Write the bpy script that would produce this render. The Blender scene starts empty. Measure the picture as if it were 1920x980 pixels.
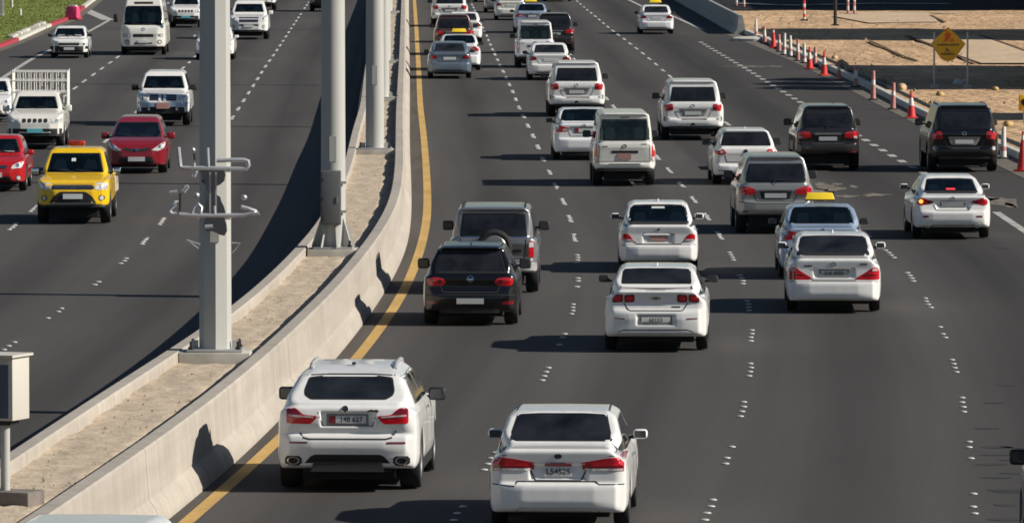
import bpy, bmesh, math, random
import numpy as np
from mathutils import Vector, Matrix
from mathutils.bvhtree import BVHTree
random.seed(7)
R = math.radians
sc = bpy.context.scene
col = sc.collection

# ---------------------------------------------------------------- camera, sky, sun, exposure
CAMH, FPX = 8.5, 14100.0
PITCH = math.atan(744 / FPX)
cam = bpy.data.cameras.new("camera"); camo = bpy.data.objects.new("camera", cam); col.objects.link(camo)
camo.location = (0, 0, CAMH); camo.rotation_euler = (math.pi / 2 - PITCH, 0, 0)
cam.sensor_width = 36; cam.lens = FPX / 1920 * 36; cam.clip_start = 1; cam.clip_end = 6000
sc.camera = camo
SUN_EL, SUN_AZ = 31.0, 101.0          # compass azimuth of the sun measured from +Y towards +X
w = bpy.data.worlds.new("World"); sc.world = w; w.use_nodes = True
nt = w.node_tree; bg = nt.nodes["Background"]; sky = nt.nodes.new("ShaderNodeTexSky")
sky.sky_type = 'NISHITA'; sky.sun_disc = False; sky.sun_elevation = R(SUN_EL); sky.sun_rotation = R(SUN_AZ)
sky.dust_density = 0.4
nt.links.new(sky.outputs[0], bg.inputs[0]); bg.inputs[1].default_value = 0.05; sky.ozone_density = 2.0
sl = bpy.data.lights.new("sun", 'SUN'); so = bpy.data.objects.new("sun", sl); col.objects.link(so)
sl.energy = 5.0; sl.angle = R(0.53); sl.color = (1.0, 0.93, 0.82)
sd = Vector((math.sin(R(SUN_AZ)) * math.cos(R(SUN_EL)), math.cos(R(SUN_AZ)) * math.cos(R(SUN_EL)), math.sin(R(SUN_EL))))
so.rotation_euler = sd.to_track_quat('Z', 'Y').to_euler()
sc.view_settings.view_transform = 'Standard'; sc.view_settings.look = 'None'
sc.view_settings.exposure = 0.28; sc.view_settings.gamma = 1
sc.cycles.filter_width = 1.7
sc.cycles.max_bounces = 6

def at(px, py, h=0.0):
    "world point at height h seen at photo pixel (1920 x 980)"
    dx = px - 960; dv = 490 - py
    dy = math.cos(PITCH) * FPX + math.sin(PITCH) * dv
    dz = -math.sin(PITCH) * FPX + math.cos(PITCH) * dv
    t = (h - CAMH) / dz
    return Vector((dx * t, dy * t, h))

# ---------------------------------------------------------------- materials
MATS = {}
def nmat(name, col_, rough=.5, metal=0, spec=.5, coat=0, noise=None, bump=None, emit=None, trans=None):
    if name in MATS: return MATS[name]
    m = bpy.data.materials.new(name); m.use_nodes = True; n = m.node_tree.nodes; l = m.node_tree.links
    b = n["Principled BSDF"]
    b.inputs["Base Color"].default_value = (*col_, 1); b.inputs["Roughness"].default_value = rough
    b.inputs["Metallic"].default_value = metal; b.inputs["Specular IOR Level"].default_value = spec
    b.inputs["Coat Weight"].default_value = coat; b.inputs["Coat Roughness"].default_value = .04
    tc = n.new("ShaderNodeTexCoord")
    if noise:      # list of (scale, (sx,sy,sz), dark colour factor, light factor)
        prev = None
        rgb = n.new("ShaderNodeRGB"); rgb.outputs[0].default_value = (*col_, 1); prev = rgb.outputs[0]
        for (s, st, lo, hi) in noise:
            mp = n.new("ShaderNodeMapping"); mp.inputs["Scale"].default_value = st; l.new(tc.outputs["Object"], mp.inputs[0])
            nz = n.new("ShaderNodeTexNoise"); nz.inputs["Scale"].default_value = s; nz.inputs["Detail"].default_value = 4; l.new(mp.outputs[0], nz.inputs[0])
            mr = n.new("ShaderNodeMapRange"); mr.inputs[1].default_value = .3; mr.inputs[2].default_value = .7
            mr.inputs[3].default_value = lo; mr.inputs[4].default_value = hi; l.new(nz.outputs[0], mr.inputs[0])
            mx = n.new("ShaderNodeVectorMath"); mx.operation = 'SCALE'; l.new(prev, mx.inputs[0]); l.new(mr.outputs[0], mx.inputs["Scale"]); prev = mx.outputs[0]
        l.new(prev, b.inputs["Base Color"])
    if bump:
        s, strength, dist = bump
        nz = n.new("ShaderNodeTexNoise"); nz.inputs["Scale"].default_value = s; nz.inputs["Detail"].default_value = 5; l.new(tc.outputs["Object"], nz.inputs[0])
        bp = n.new("ShaderNodeBump"); bp.inputs["Strength"].default_value = strength; bp.inputs["Distance"].default_value = dist
        l.new(nz.outputs[0], bp.inputs["Height"]); l.new(bp.outputs[0], b.inputs["Normal"])
    if emit:
        b.inputs["Emission Color"].default_value = (*emit[:3], 1); b.inputs["Emission Strength"].default_value = emit[3]
    if trans:      # tinted pane: part transparent, part glossy
        tr = n.new("ShaderNodeBsdfTransparent"); tr.inputs[0].default_value = (*trans, 1)
        ms = n.new("ShaderNodeMixShader"); fr = n.new("ShaderNodeFresnel"); fr.inputs[0].default_value = 1.5
        gl = n.new("ShaderNodeBsdfGlossy"); gl.inputs["Roughness"].default_value = .03
        l.new(fr.outputs[0], ms.inputs[0]); l.new(tr.outputs[0], ms.inputs[1]); l.new(gl.outputs[0], ms.inputs[2])
        l.new(ms.outputs[0], n["Material Output"].inputs[0])
    MATS[name] = m
    return m

def paint(name, c, rough=.32, metal=0.0, coat=.8):
    return nmat("paint_" + name, c, rough, metal, .5, coat, noise=[(1.3, (1, 1, 1.6), .95, 1.02), (7, (1, 1, .4), .93, 1.01)])
P_WHITE = paint("white", (.80, .795, .78)); P_CREAM = paint("cream", (.76, .745, .69)); P_PEARL = paint("pearl", (.80, .80, .82))
P_BLACK = paint("black", (.004, .004, .005), .25, 0.0, .45); P_DARK = paint("graphite", (.028, .024, .026), .25, .3)
P_SILVER = paint("silver", (.35, .35, .34), .3, .5); P_SBLUE = paint("silver_blue", (.36, .45, .60), .3, .3)
P_BLUEG = paint("blue_grey", (.16, .21, .27), .3, .4); P_GREY = paint("grey", (.24, .24, .25), .3, .5)
P_RED = paint("red", (.46, .011, .014), .25); P_MAROON = paint("maroon", (.24, .010, .020), .25)
P_YEL = paint("yellow", (.86, .53, .008), .3); P_BROWN = paint("brown", (.11, .055, .05), .3, .3); P_NAVY = paint("navy", (.03, .07, .16), .25, .3)
M_GLASS = nmat("dark_glass", (.010, .011, .013), .04, 0, .5, noise=[(2.2, (1, 1, 1), .4, 2.4)])  # colour blotches stand in for reflections on the glass
M_PANE = nmat("tinted_glass", (.02, .03, .03), .05, trans=(.62, .72, .70))
M_CABIN = nmat("cabin_dark", (.085, .105, .10), .9, noise=[(2.6, (1, 1, 1), .3, 2.4), (9, (1, 1, 1), .7, 1.4)])
M_SEAT = nmat("seat_cloth", (.36, .36, .33), .9)
M_BLK = nmat("black_plastic", (.012, .012, .013), .6); M_UNDER = nmat("underbody", (.006, .006, .006), .9)
M_GAP = nmat("panel_gap", (.025, .025, .028), .8); M_GAPD = nmat("dark_gap", (.005, .005, .006), .8)
M_RUB = nmat("rubber", (.012, .012, .013), .85); M_RIM = nmat("alloy", (.55, .56, .57), .3, .8)
M_CHR = nmat("chrome", (.75, .76, .78), .12, 1); M_STEEL = nmat("galvanised", (.42, .42, .42), .5, .4)
M_TAIL = nmat("tail_red", (.60, .010, .022), .12, coat=1, noise=[(9, (1, 1, 3), .55, 1.2)]); M_TAILD = nmat("tail_dark", (.16, .004, .012), .12, coat=1)
M_LENS = nmat("clear_lens", (.62, .62, .62), .1, coat=1, noise=[(11, (1, 1, 1), .5, 1.2)]); M_AMB = nmat("amber_lit", (.9, .35, .05), .3, emit=(1, .38, .06, 1.6))
M_BRK = nmat("brake_lit", (.8, .03, .05), .3, emit=(1, .06, .06, .7)); M_AMBER = nmat("amber_lens", (.6, .2, .02), .2)
M_PLATE = nmat("plate_white", (.66, .67, .66), .4); M_PLR = nmat("plate_maroon", (.30, .03, .05), .4); M_PLO = nmat("plate_rust", (.48, .25, .22), .4)
M_PLF = nmat("plate_frame", (.22, .23, .23), .5); M_INK = nmat("plate_ink", (.03, .03, .03), .6); M_PLB = nmat("plate_cyan", (.12, .50, .55), .4)
M_TAXI = nmat("taxi_yellow", (.85, .60, .03), .4); M_MIR = nmat("mirror_glass", (.09, .10, .11), .08, .6)
M_WHT = nmat("sticker", (.6, .62, .6), .6)

# ---------------------------------------------------------------- object helpers
def tag(o, label=None, cat=None, group=None, kind=None):
    if label: o["label"] = label
    if cat: o["category"] = cat
    if group: o["group"] = group
    if kind: o["kind"] = kind
    return o
def mesh_obj(name, me, m=None, parent=None):
    o = bpy.data.objects.new(name, me); col.objects.link(o)
    if m is not None and not me.materials: me.materials.append(m)
    if parent is not None: o.parent = parent
    return o
def empty(name, loc, rz=0):
    o = bpy.data.objects.new(name, None); col.objects.link(o); o.location = loc; o.rotation_euler = (0, 0, rz); o.empty_display_size = .3
    return o
def mk(name, V, F, smooth=False):
    me = bpy.data.meshes.new(name); me.from_pydata([tuple(v) for v in V], [], F); me.update()
    if smooth: me.polygons.foreach_set("use_smooth", [True] * len(me.polygons))
    return me
class MB:
    def __init__(s): s.V = []; s.F = []; s.sm = False
    def add(s, V, F):
        b = len(s.V); s.V += [tuple(v) for v in V]; s.F += [tuple(i + b for i in f) for f in F]; return s
    def box(s, c, d, rz=0, rx=0, ry=0):
        M = Matrix.Translation(c) @ Matrix.Rotation(rz, 4, 'Z') @ Matrix.Rotation(rx, 4, 'X') @ Matrix.Rotation(ry, 4, 'Y')
        V = [M @ Vector((x * d[0] / 2, y * d[1] / 2, z * d[2] / 2)) for x in (-1, 1) for y in (-1, 1) for z in (-1, 1)]
        return s.add(V, [(0, 1, 3, 2), (4, 6, 7, 5), (0, 4, 5, 1), (2, 3, 7, 6), (0, 2, 6, 4), (1, 5, 7, 3)])
    def tube(s, pts, r, n=8, r2=None):
        pts = [Vector(p) for p in pts]; V = []; F = []
        for i, p in enumerate(pts):
            t = (pts[min(i + 1, len(pts) - 1)] - pts[max(i - 1, 0)]).normalized()
            a = t.orthogonal().normalized() if i == 0 else (a - t * a.dot(t)).normalized(); b = t.cross(a)
            rr = r if r2 is None else r + (r2 - r) * i / (len(pts) - 1)
            V += [p + (a * math.cos(2 * math.pi * k / n) + b * math.sin(2 * math.pi * k / n)) * rr for k in range(n)]
        for i in range(len(pts) - 1):
            F += [(i * n + k, i * n + (k + 1) % n, (i + 1) * n + (k + 1) % n, (i + 1) * n + k) for k in range(n)]
        F += [tuple(range(n))[::-1], tuple((len(pts) - 1) * n + k for k in range(n))]
        return s.add(V, F)
    def lathe(s, prof, c=(0, 0, 0), axis='Z', n=20, a0=0):
        V = []; F = []; c = Vector(c)
        for (r, h) in prof:
            for k in range(n):
                a = a0 + 2 * math.pi * k / n; u, v = r * math.cos(a), r * math.sin(a)
                V.append(c + (Vector((u, v, h)) if axis == 'Z' else Vector((h, u, v)) if axis == 'X' else Vector((u, h, v))))
        m = len(prof)
        for i in range(m - 1): F += [(i * n + k, i * n + (k + 1) % n, (i + 1) * n + (k + 1) % n, (i + 1) * n + k) for k in range(n)]
        return s.add(V, F)
    def mesh(s, name, smooth=None):
        me = mk(name, s.V, s.F)
        if smooth is not None:
            me.polygons.foreach_set("use_smooth", [True] * len(me.polygons)); me.set_sharp_from_angle(angle=R(smooth))
        return me
    def build(s, name, m, parent=None, smooth=None, bevel=0):
        me = s.mesh(name, smooth)
        if bevel:
            bm = bmesh.new(); bm.from_mesh(me); bmesh.ops.recalc_face_normals(bm, faces=bm.faces)
            bmesh.ops.bevel(bm, geom=[e for e in bm.edges if len(e.link_faces) == 2 and e.calc_face_angle(0) > .5], offset=bevel, segments=2, affect='EDGES', profile=.6)
            bm.to_mesh(me); bm.free(); me.polygons.foreach_set("use_smooth", [True] * len(me.polygons)); me.set_sharp_from_angle(angle=R(50))
        return mesh_obj(name, me, m, parent)

# ---------------------------------------------------------------- implicit body modelling
def sdpoly(P, U, Vv):
    P = np.array(P, dtype=np.float32); n = len(P); d = np.full(U.shape, 1e9, np.float32); ins = np.zeros(U.shape, bool)
    for i in range(n):
        a = P[i]; b = P[(i + 1) % n]; e = b - a
        wx = U - a[0]; wy = Vv - a[1]; t = np.clip((wx * e[0] + wy * e[1]) / max(e.dot(e), 1e-9), 0, 1)
        d = np.minimum(d, (wx - e[0] * t) ** 2 + (wy - e[1] * t) ** 2)
        c = (a[1] > Vv) != (b[1] > Vv)
        if a[1] != b[1]: ins ^= c & (U < (b[0] - a[0]) * (Vv - a[1]) / (b[1] - a[1]) + a[0])
    return np.where(ins, -np.sqrt(d), np.sqrt(d))
def chaikin(P, n=1, q=.25):
    for _ in range(n):
        Q = []
        for i in range(len(P)):
            a = P[i]; b = P[(i + 1) % len(P)]
            Q += [(a[0] + (b[0] - a[0]) * q, a[1] + (b[1] - a[1]) * q), (a[0] + (b[0] - a[0]) * (1 - q), a[1] + (b[1] - a[1]) * (1 - q))]
        P = Q
    return P
def rc(P, r):
    "round the corners of an outline by about r"
    out = []; n = len(P)
    for i in range(n):
        a, b, c = Vector(P[i - 1]), Vector(P[i]), Vector(P[(i + 1) % n]); u, v = a - b, c - b; lu, lv = u.length, v.length
        if lu < 1e-6 or lv < 1e-6: continue
        d = min(r, lu * .35, lv * .35); p, q = b + u / lu * d, b + v / lv * d
        out += [tuple(p), tuple(p * .25 + b * .5 + q * .25), tuple(q)]
    return out
def smax(a, b, k):
    h = np.maximum(k - np.abs(a - b), 0) / k; return np.maximum(a, b) + h * h * k * .25
def smin(a, b, k): return -smax(-a, -b, k)
def surface(f, org, h):
    s = f < 0; nx, ny, nz = f.shape
    cnt = np.zeros((nx - 1, ny - 1, nz - 1), np.int8)
    for dx in (0, 1):
        for dy in (0, 1):
            for dz in (0, 1): cnt += s[dx:nx - 1 + dx, dy:ny - 1 + dy, dz:nz - 1 + dz]
    act = (cnt > 0) & (cnt < 8); idx = np.full(act.shape, -1, np.int32); I = np.argwhere(act); idx[act] = np.arange(len(I))
    acc = np.zeros((len(I), 3)); num = np.zeros(len(I))
    for ax in range(3):
        o1, o2 = [a for a in range(3) if a != ax]
        for u in (0, 1):
            for v in (0, 1):
                p = I.copy(); p[:, o1] += u; p[:, o2] += v; q = p.copy(); q[:, ax] += 1
                fp = f[p[:, 0], p[:, 1], p[:, 2]]; fq = f[q[:, 0], q[:, 1], q[:, 2]]; m = (fp < 0) != (fq < 0)
                t = np.where(m, fp / np.where(m, fp - fq, 1), 0); pos = p.astype(float); pos[:, ax] += t
                acc[m] += pos[m]; num[m] += 1
    V = acc / num[:, None]; Q = []
    for ax in range(3):
        o1, o2 = (ax + 1) % 3, (ax + 2) % 3
        sl0 = [slice(None)] * 3; sl1 = [slice(None)] * 3; sl0[ax] = slice(0, -1); sl1[ax] = slice(1, None)
        a = s[tuple(sl0)]; b = s[tuple(sl1)]
        for sign, M in ((1, a & ~b), (-1, ~a & b)):
            E = np.argwhere(M); E = E[(E[:, o1] > 0) & (E[:, o2] > 0) & (E[:, o1] < f.shape[o1] - 1) & (E[:, o2] < f.shape[o2] - 1)]
            c = []
            for (u, v) in ((-1, -1), (0, -1), (0, 0), (-1, 0)):
                e = E.copy(); e[:, o1] += u; e[:, o2] += v; c.append(idx[e[:, 0], e[:, 1], e[:, 2]])
            q = np.stack(c, 1); Q.append(q if sign > 0 else q[:, ::-1])
    Q = np.concatenate(Q)
    G = np.stack(np.gradient(f), -1)
    def samp(A, X):
        i = np.clip(np.floor(X).astype(int), 0, np.array(f.shape) - 2); t = X - i; r = 0
        for dx in (0, 1):
            for dy in (0, 1):
                for dz in (0, 1):
                    wt = (t[:, 0] if dx else 1 - t[:, 0]) * (t[:, 1] if dy else 1 - t[:, 1]) * (t[:, 2] if dz else 1 - t[:, 2])
                    a = A[i[:, 0] + dx, i[:, 1] + dy, i[:, 2] + dz]; r = r + (a * wt[:, None] if a.ndim > 1 else a * wt)
        return r
    for _ in range(2):
        g = samp(G, V); d = samp(f, V); st = (d / np.maximum((g ** 2).sum(1), 1e-6))[:, None] * g
        V = V - np.clip(st, -.5, .5)
    N = samp(G, V); N /= np.maximum(np.linalg.norm(N, axis=1), 1e-9)[:, None]
    return V * h + np.array(org), Q, N
def np_mesh(name, V, Q, N=None):
    me = bpy.data.meshes.new(name); me.vertices.add(len(V)); me.vertices.foreach_set("co", V.astype(np.float32).ravel())
    me.loops.add(Q.size); me.loops.foreach_set("vertex_index", Q.astype(np.int32).ravel())
    me.polygons.add(len(Q)); me.polygons.foreach_set("loop_start", np.arange(0, Q.size, 4, dtype=np.int32))
    me.update(calc_edges=True); me.polygons.foreach_set("use_smooth", [True] * len(Q))
    if N is not None: me.normals_split_custom_set_from_vertices([tuple(n) for n in N.tolist()])
    return me

class Proto:
    "one kind of vehicle: its body and parts as meshes, in local metres, y = 0 at the rear bumper"
    def __init__(s, L, W, H, zb=.24, belt=.95, deck=None, hood=.95, yg=.75, yr=1.35, yf=2.6, yw=3.5, rear=None, front=None, cab_rear=None,
                 tum=.30, k1=.045, k2=.065, axR=.95, axF=3.65, rw=.33, vox=.025, plan=None, arch=.06, cabk=.05, recess=None, extra=None, tyre=.22, wroof=None, rnd=.10):
        s.__dict__.update(L=L, W=W, H=H, zb=zb, belt=belt, hood=hood, yg=yg, yr=yr, yf=yf, yw=yw, axR=axR, axF=axF, rw=rw)
        s.suv = deck is None; dk = belt if s.suv else deck; s.deck = dk; s.parts = []
        hw = W / 2
        rear = rear or [(.12, zb), (.03, zb + .08), (0, .42), (0, .58), (.05, .63), (.08, dk - .14), (.05, dk - .03), (.12, dk)]
        front = front or [(L - .9, hood), (L - .35, hood - .09), (L - .12, hood - .2), (L - .02, hood - .34), (L, .5), (L, .36), (L - .05, zb + .06), (L - .18, zb)]
        low = rear + [(yg + .1, dk + (.02 if not s.suv else 0)), (L * .5, belt + .03), (yw, hood + .07)] + front
        cab = (cab_rear or [(yg - .12, dk - .12), (yg, dk + .01), (yr, H - .03)]) + [((yr + yf) / 2, H), (yf, H - .025), (yw, hood + .04), (yw, belt - .2)]
        top = max(dk, hood, belt) + .05
        wr = wroof or (hw - .08 - tum * (H - belt))
        fl = [(-.5, zb), (hw - .08, zb), (hw - .03, zb + .09), (hw - .004, .5), (hw - .012, belt - .2), (hw - .05, belt - .05), (hw - .13, belt + .01), (hw - .3, top - .015), (-.5, top + .01)]
        fc = [(-.5, belt - .3), (hw - .07, belt - .3), (hw - .075, belt + .01), (wr, H - rnd), (wr - rnd * 1.1, H - .015), (-.5, H + .02)]
        pl = plan or [(-.5, 0), (hw * .5, .012), (hw * .8, .06), (hw * .94, .17), (hw - .012, .4), (hw, .8), (hw, L - 1), (hw * .95, L - .45), (hw * .8, L - .15), (hw * .5, L - .03), (-.5, L)]
        y0 = (cab_rear[-1][0] if False else 0)
        if s.suv: pc = [(-.5, -.02), (hw * .45, 0), (hw * .72, .07), (hw * .84, .22), (hw * .93, .5), (hw, 1.2), (hw, yw - .6), (hw * .8, yw), (-.5, yw + .15)]
        else: pc = [(-.5, yg - .2), (hw * .45, yg - .14), (hw * .7, yg), (hw * .9, yg + .4), (hw, yg + .9), (hw, yw - .6), (hw * .8, yw - .1), (hw * .4, yw + .08), (-.5, yw + .12)]
        m = .1; xs = np.arange(-hw - m, hw + m + vox, vox, dtype=np.float32); xs -= xs.mean()
        ys = np.arange(-m, L + m + vox, vox, dtype=np.float32); zs = np.arange(zb - m, H + m + vox, vox, dtype=np.float32)
        ax = np.abs(xs)
        def g2(a, b, P): A, B = np.meshgrid(a, b, indexing='ij'); return sdpoly(P, A, B)
        def tri(Sd, Fr, Pl, k): return smax(smax(g2(ys, zs, Sd)[None], g2(ax, zs, Fr)[:, None], k), g2(ax, ys, Pl)[:, :, None], k)
        f = tri(low, fl, pl, k1)
        s.cab = cab
        if cab: f = smin(f, tri(cab, fc, pc, k2), cabk)
        X, Y, Z = np.meshgrid(xs, ys, zs, indexing='ij', sparse=True)
        if extra: f = extra(f, X, Y, Z, smin, smax)
        f_full = f
        for ya in (axR, axF):
            c = np.sqrt((Y - ya) ** 2 + (Z - rw) ** 2) - (rw + arch); f = smax(f, -np.maximum(c, (hw - .3) - np.abs(X)), .012)
        if recess:
            for (x0, x1, za, zb_, dp) in recess:   # pocket pressed into the rear face
                shell = f_full + dp
                bx = np.maximum(np.maximum(np.abs(X - (x0 + x1) / 2) - (x1 - x0) / 2, np.abs(Z - (za + zb_) / 2) - (zb_ - za) / 2), Y - .6)
                f = smax(f, -smax(bx, -shell, .02), .03)
        V, Q, N = surface(f.astype(np.float32), (xs[0], ys[0], zs[0]), vox)
        s.bvh = BVHTree.FromPolygons([tuple(v) for v in V.tolist()], Q.tolist())
        s.parts.append(["body", np_mesh("body", V, Q, N), "PAINT", None])
        mb = MB()
        for ya in (axR, axF):
            mb.box((0, ya, rw), (W - .5, .12, .12)); mb.box((0, ya, rw + arch + .3), (W - .2, .62, .02))
        mb.box((0, L / 2, (zb + .23) / 2), (W - 2 * tyre - .12, L - .45, max(.06, zb - .11))); mb.tube([(0, axR, rw), (0, axR, rw + .001)], .14)
        s.parts.append(["underbody", mb.mesh("underbody"), M_UNDER, None])
        for sx in (-1, 1):
            for ya in (axR, axF):
                xo = sx * (hw - .025); xi = sx * (hw - .025 - tyre); r_ = rw
                t = MB().lathe([(r_ * .62, xo - sx * .02), (r_ * .86, xo), (r_ * .95, xo - sx * .008), (r_, xo - sx * .035), (r_, xi + sx * .035), (r_ * .95, xi + sx * .008), (r_ * .8, xi), (r_ * .3, xi), (.01, xi)], (0, ya, rw), 'X', 28)
                s.parts.append(["wheel", t.mesh("wheel", 40), M_RUB, None]); pi = len(s.parts) - 1
                t = MB().lathe([(r_ * .66, xo - sx * .03), (r_ * .64, xo - sx * .015), (r_ * .58, xo - sx * .035), (r_ * .56, xo - sx * .09), (.02, xo - sx * .09)], (0, ya, rw), 'X', 28)
                for k in range(5):
                    a = 2 * math.pi * k / 5; d = Vector((0, math.cos(a), math.sin(a)))
                    c = Vector((xo - sx * .04, ya, rw)); sd_ = Vector((0, -math.sin(a), math.cos(a))) * .035; q = Vector((sx * .02, 0, 0))
                    P = [c + sd_ * 1.2, c - sd_ * 1.2, c + d * r_ * .6 - sd_, c + d * r_ * .6 + sd_]
                    t.add([p + q for p in P] + [p - q for p in P], [(0, 1, 2, 3), (7, 6, 5, 4), (0, 4, 5, 1), (1, 5, 6, 2), (2, 6, 7, 3), (3, 7, 4, 0)])
                t.lathe([(.01, xo - sx * .012), (.05, xo - sx * .014), (.055, xo - sx * .05)], (0, ya, rw), 'X', 14)
                s.parts.append(["rim", t.mesh("rim", 35), M_RIM, pi])
    # conformal panels -------------------------------------------------
    def conf(s, polys, axis, off, thick, step):
        D = {'R': Vector((0, 1, 0)), 'F': Vector((0, -1, 0)), 'SR': Vector((-1, 0, 0)), 'SL': Vector((1, 0, 0)), 'T': Vector((0, 0, -1))}[axis]
        def to3(u, v):
            return {'R': Vector((u, -3, v)), 'F': Vector((u, s.L + 3, v)), 'SR': Vector((3, u, v)), 'SL': Vector((-3, u, v)), 'T': Vector((u, v, 5))}[axis]
        Vt = []; Ft = []
        for P in polys:
            bm = bmesh.new(); vs = [bm.verts.new((p[0], p[1], 0)) for p in P]
            try: bm.faces.new(vs)
            except ValueError: bm.free(); continue
            us = [p[0] for p in P]; vv = [p[1] for p in P]
            for lo, hi, nrm in ((min(us), max(us), (1, 0, 0)), (min(vv), max(vv), (0, 1, 0))):
                k = math.ceil(lo / step)
                while k * step < hi:
                    c = k * step
                    if c - lo > 1e-4 and hi - c > 1e-4:
                        bmesh.ops.bisect_plane(bm, geom=bm.verts[:] + bm.edges[:] + bm.faces[:], plane_co=tuple(n * c for n in nrm), plane_no=nrm, dist=1e-5)
                    k += 1
            bm.verts.index_update(); hits = []
            for v in bm.verts:
                o = to3(v.co.x, v.co.y); h = s.bvh.ray_cast(o, D, 12)
                hits.append(None if h[0] is None else h[0])
            ok = [(v.co.copy(), h) for v, h in zip(bm.verts, hits) if h is not None]
            if not ok: bm.free(); continue
            out = []
            for v, h in zip(bm.verts, hits):
                if h is None:
                    q = min(ok, key=lambda t: (t[0] - v.co).length_squared); o = to3(v.co.x, v.co.y)
                    h = o + D * (q[1] - o).dot(D)
                out.append(h - D * off)
            b = len(Vt); Vt += out; Ft += [tuple(b + v.index for v in f.verts) for f in bm.faces]
            for e in bm.edges:
                if len(e.link_faces) == 1:
                    i, j = e.verts[0].index, e.verts[1].index; n0 = len(Vt)
                    Vt += [out[i], out[j], out[j] + D * thick, out[i] + D * thick]; Ft.append((n0, n0 + 1, n0 + 2, n0 + 3))
            bm.free()
        me = mk("panel", Vt, Ft)
        bm = bmesh.new(); bm.from_mesh(me); bmesh.ops.recalc_face_normals(bm, faces=bm.faces)
        # face every front face outwards
        for f in bm.faces:
            if f.normal.dot(D) > .02: f.normal_flip()
            f.smooth = abs(f.normal.dot(D)) > .1
        bm.to_mesh(me); bm.free()
        return me
    def p(s, name, mat, poly, axis='R', off=.006, thick=.02, step=.06, mirror=False, rnd=0, parent=None, label=None):
        polys = poly if isinstance(poly[0][0], (tuple, list)) else [poly]
        if rnd: polys = [rc(P, .03 + .015 * (rnd - 1)) for P in polys]
        if mirror:
            if axis in ('SR', 'SL'):
                for a in ('SR', 'SL'): s.parts.append([name, s.conf(polys, a, off, thick, step), mat, parent])
            else:
                s.parts.append([name, s.conf(polys, axis, off, thick, step), mat, parent])
                s.parts.append([name, s.conf([[(-x, z) for x, z in P][::-1] for P in polys], axis, off, thick, step), mat, parent])
        else: s.parts.append([name, s.conf(polys, axis, off, thick, step), mat, parent])
        return len(s.parts) - 1
    def line(s, name, mat, pts, wd=.014, axis='R', off=.003, mirror=False, step=.06):
        polys = []
        for a, b in zip(pts[:-1], pts[1:]):
            d = Vector((b[0] - a[0], b[1] - a[1])); 
            if d.length < 1e-6: continue
            n = Vector((-d.y, d.x)).normalized() * wd * .62; e = d.normalized() * wd * .3; a = Vector(a) - e; b = Vector(b) + e
            polys.append([tuple(a + n), tuple(a - n), tuple(b - n), tuple(b + n)])
        return s.p(name, mat, polys, axis, off, .008, step, mirror)
    def solid(s, name, mat, mb, parent=None, smooth=40):
        s.parts.append([name, mb.mesh(name, smooth) if isinstance(mb, MB) else mb, mat, parent]); return len(s.parts) - 1
    def rbox(s, name, mat, c, d, bev=.02, parent=None, taper=None):
        bm = bmesh.new(); bmesh.ops.create_cube(bm, size=1)
        for v in bm.verts:
            k = 1 if taper is None or v.co.z < 0 else taper
            v.co = Vector((v.co.x * d[0] * k + c[0], v.co.y * d[1] * k + c[1], v.co.z * d[2] + c[2]))
        bmesh.ops.bevel(bm, geom=bm.edges[:], offset=min(bev, min(d) * .45), segments=3, affect='EDGES', profile=.5)
        me = bpy.data.meshes.new(name); bm.to_mesh(me); bm.free(); me.polygons.foreach_set("use_smooth", [True] * len(me.polygons))
        s.parts.append([name, me, mat, parent]); return len(s.parts) - 1
    def mirrors(s, z, y, mat=M_BLK, size=(.19, .11, .13), out=.06, facing=1):
        for sx in (-1, 1):
            x = sx * (s.W / 2 + out - .02)
            i = s.rbox("side_mirror", mat, (x, y, z), size, .045)
            s.solid("mirror_glass", M_MIR, MB().box((x, y - size[1] / 2 - .003, z), (size[0] * .78, .006, size[2] * .72)), i)
            s.solid("mirror_arm", M_BLK, MB().box((sx * (s.W / 2 - .02), y, z - .04), (.16, .06, .04)), i)
    def plate(s, z, x=0, wd=.5, h=.11, kind='maroon', frame=True, axis='R', off=.012, text=None):
        if frame: s.p("plate_frame", M_PLF, [(x - wd / 2 - .035, z - h / 2 - .03), (x + wd / 2 + .035, z - h / 2 - .03), (x + wd / 2 + .035, z + h / 2 + .03), (x - wd / 2 - .035, z + h / 2 + .03)], axis, off * .5, .03, .2)
        m = {'maroon': M_PLATE, 'white': M_PLATE, 'rust': M_PLO, 'cyan': M_PLB}[kind]
        i = s.p("number_plate", m, [(x - wd / 2, z - h / 2), (x + wd / 2, z - h / 2), (x + wd / 2, z + h / 2), (x - wd / 2, z + h / 2)], axis, off, .03, .3)
        if kind == 'maroon': s.p("plate_band", M_PLR, [(x - wd / 2, z - h / 2), (x - wd * .32, z - h / 2), (x - wd * .32, z + h / 2), (x - wd / 2, z + h / 2)], axis, off + .004, .02, .3, parent=i)
        if text:
            cu = bpy.data.curves.new("t", 'FONT'); cu.body = text; cu.size = h * .95; cu.align_x = 'CENTER'; cu.align_y = 'CENTER'; cu.offset = .002
            o = bpy.data.objects.new("t", cu); col.objects.link(o); dg = bpy.context.evaluated_depsgraph_get(); me = bpy.data.meshes.new_from_object(o.evaluated_get(dg)); bpy.data.objects.remove(o)
            hit = s.bvh.ray_cast(Vector((x, -3, z)), Vector((0, 1, 0)))[0]
            for v in me.vertices: v.co = Vector((x + .05 * (kind == 'maroon') + v.co.x, hit.y - off - .010, z + v.co.y))
            me.materials.clear(); s.parts.append(["plate_number", me, M_INK, i])
        return i
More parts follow.
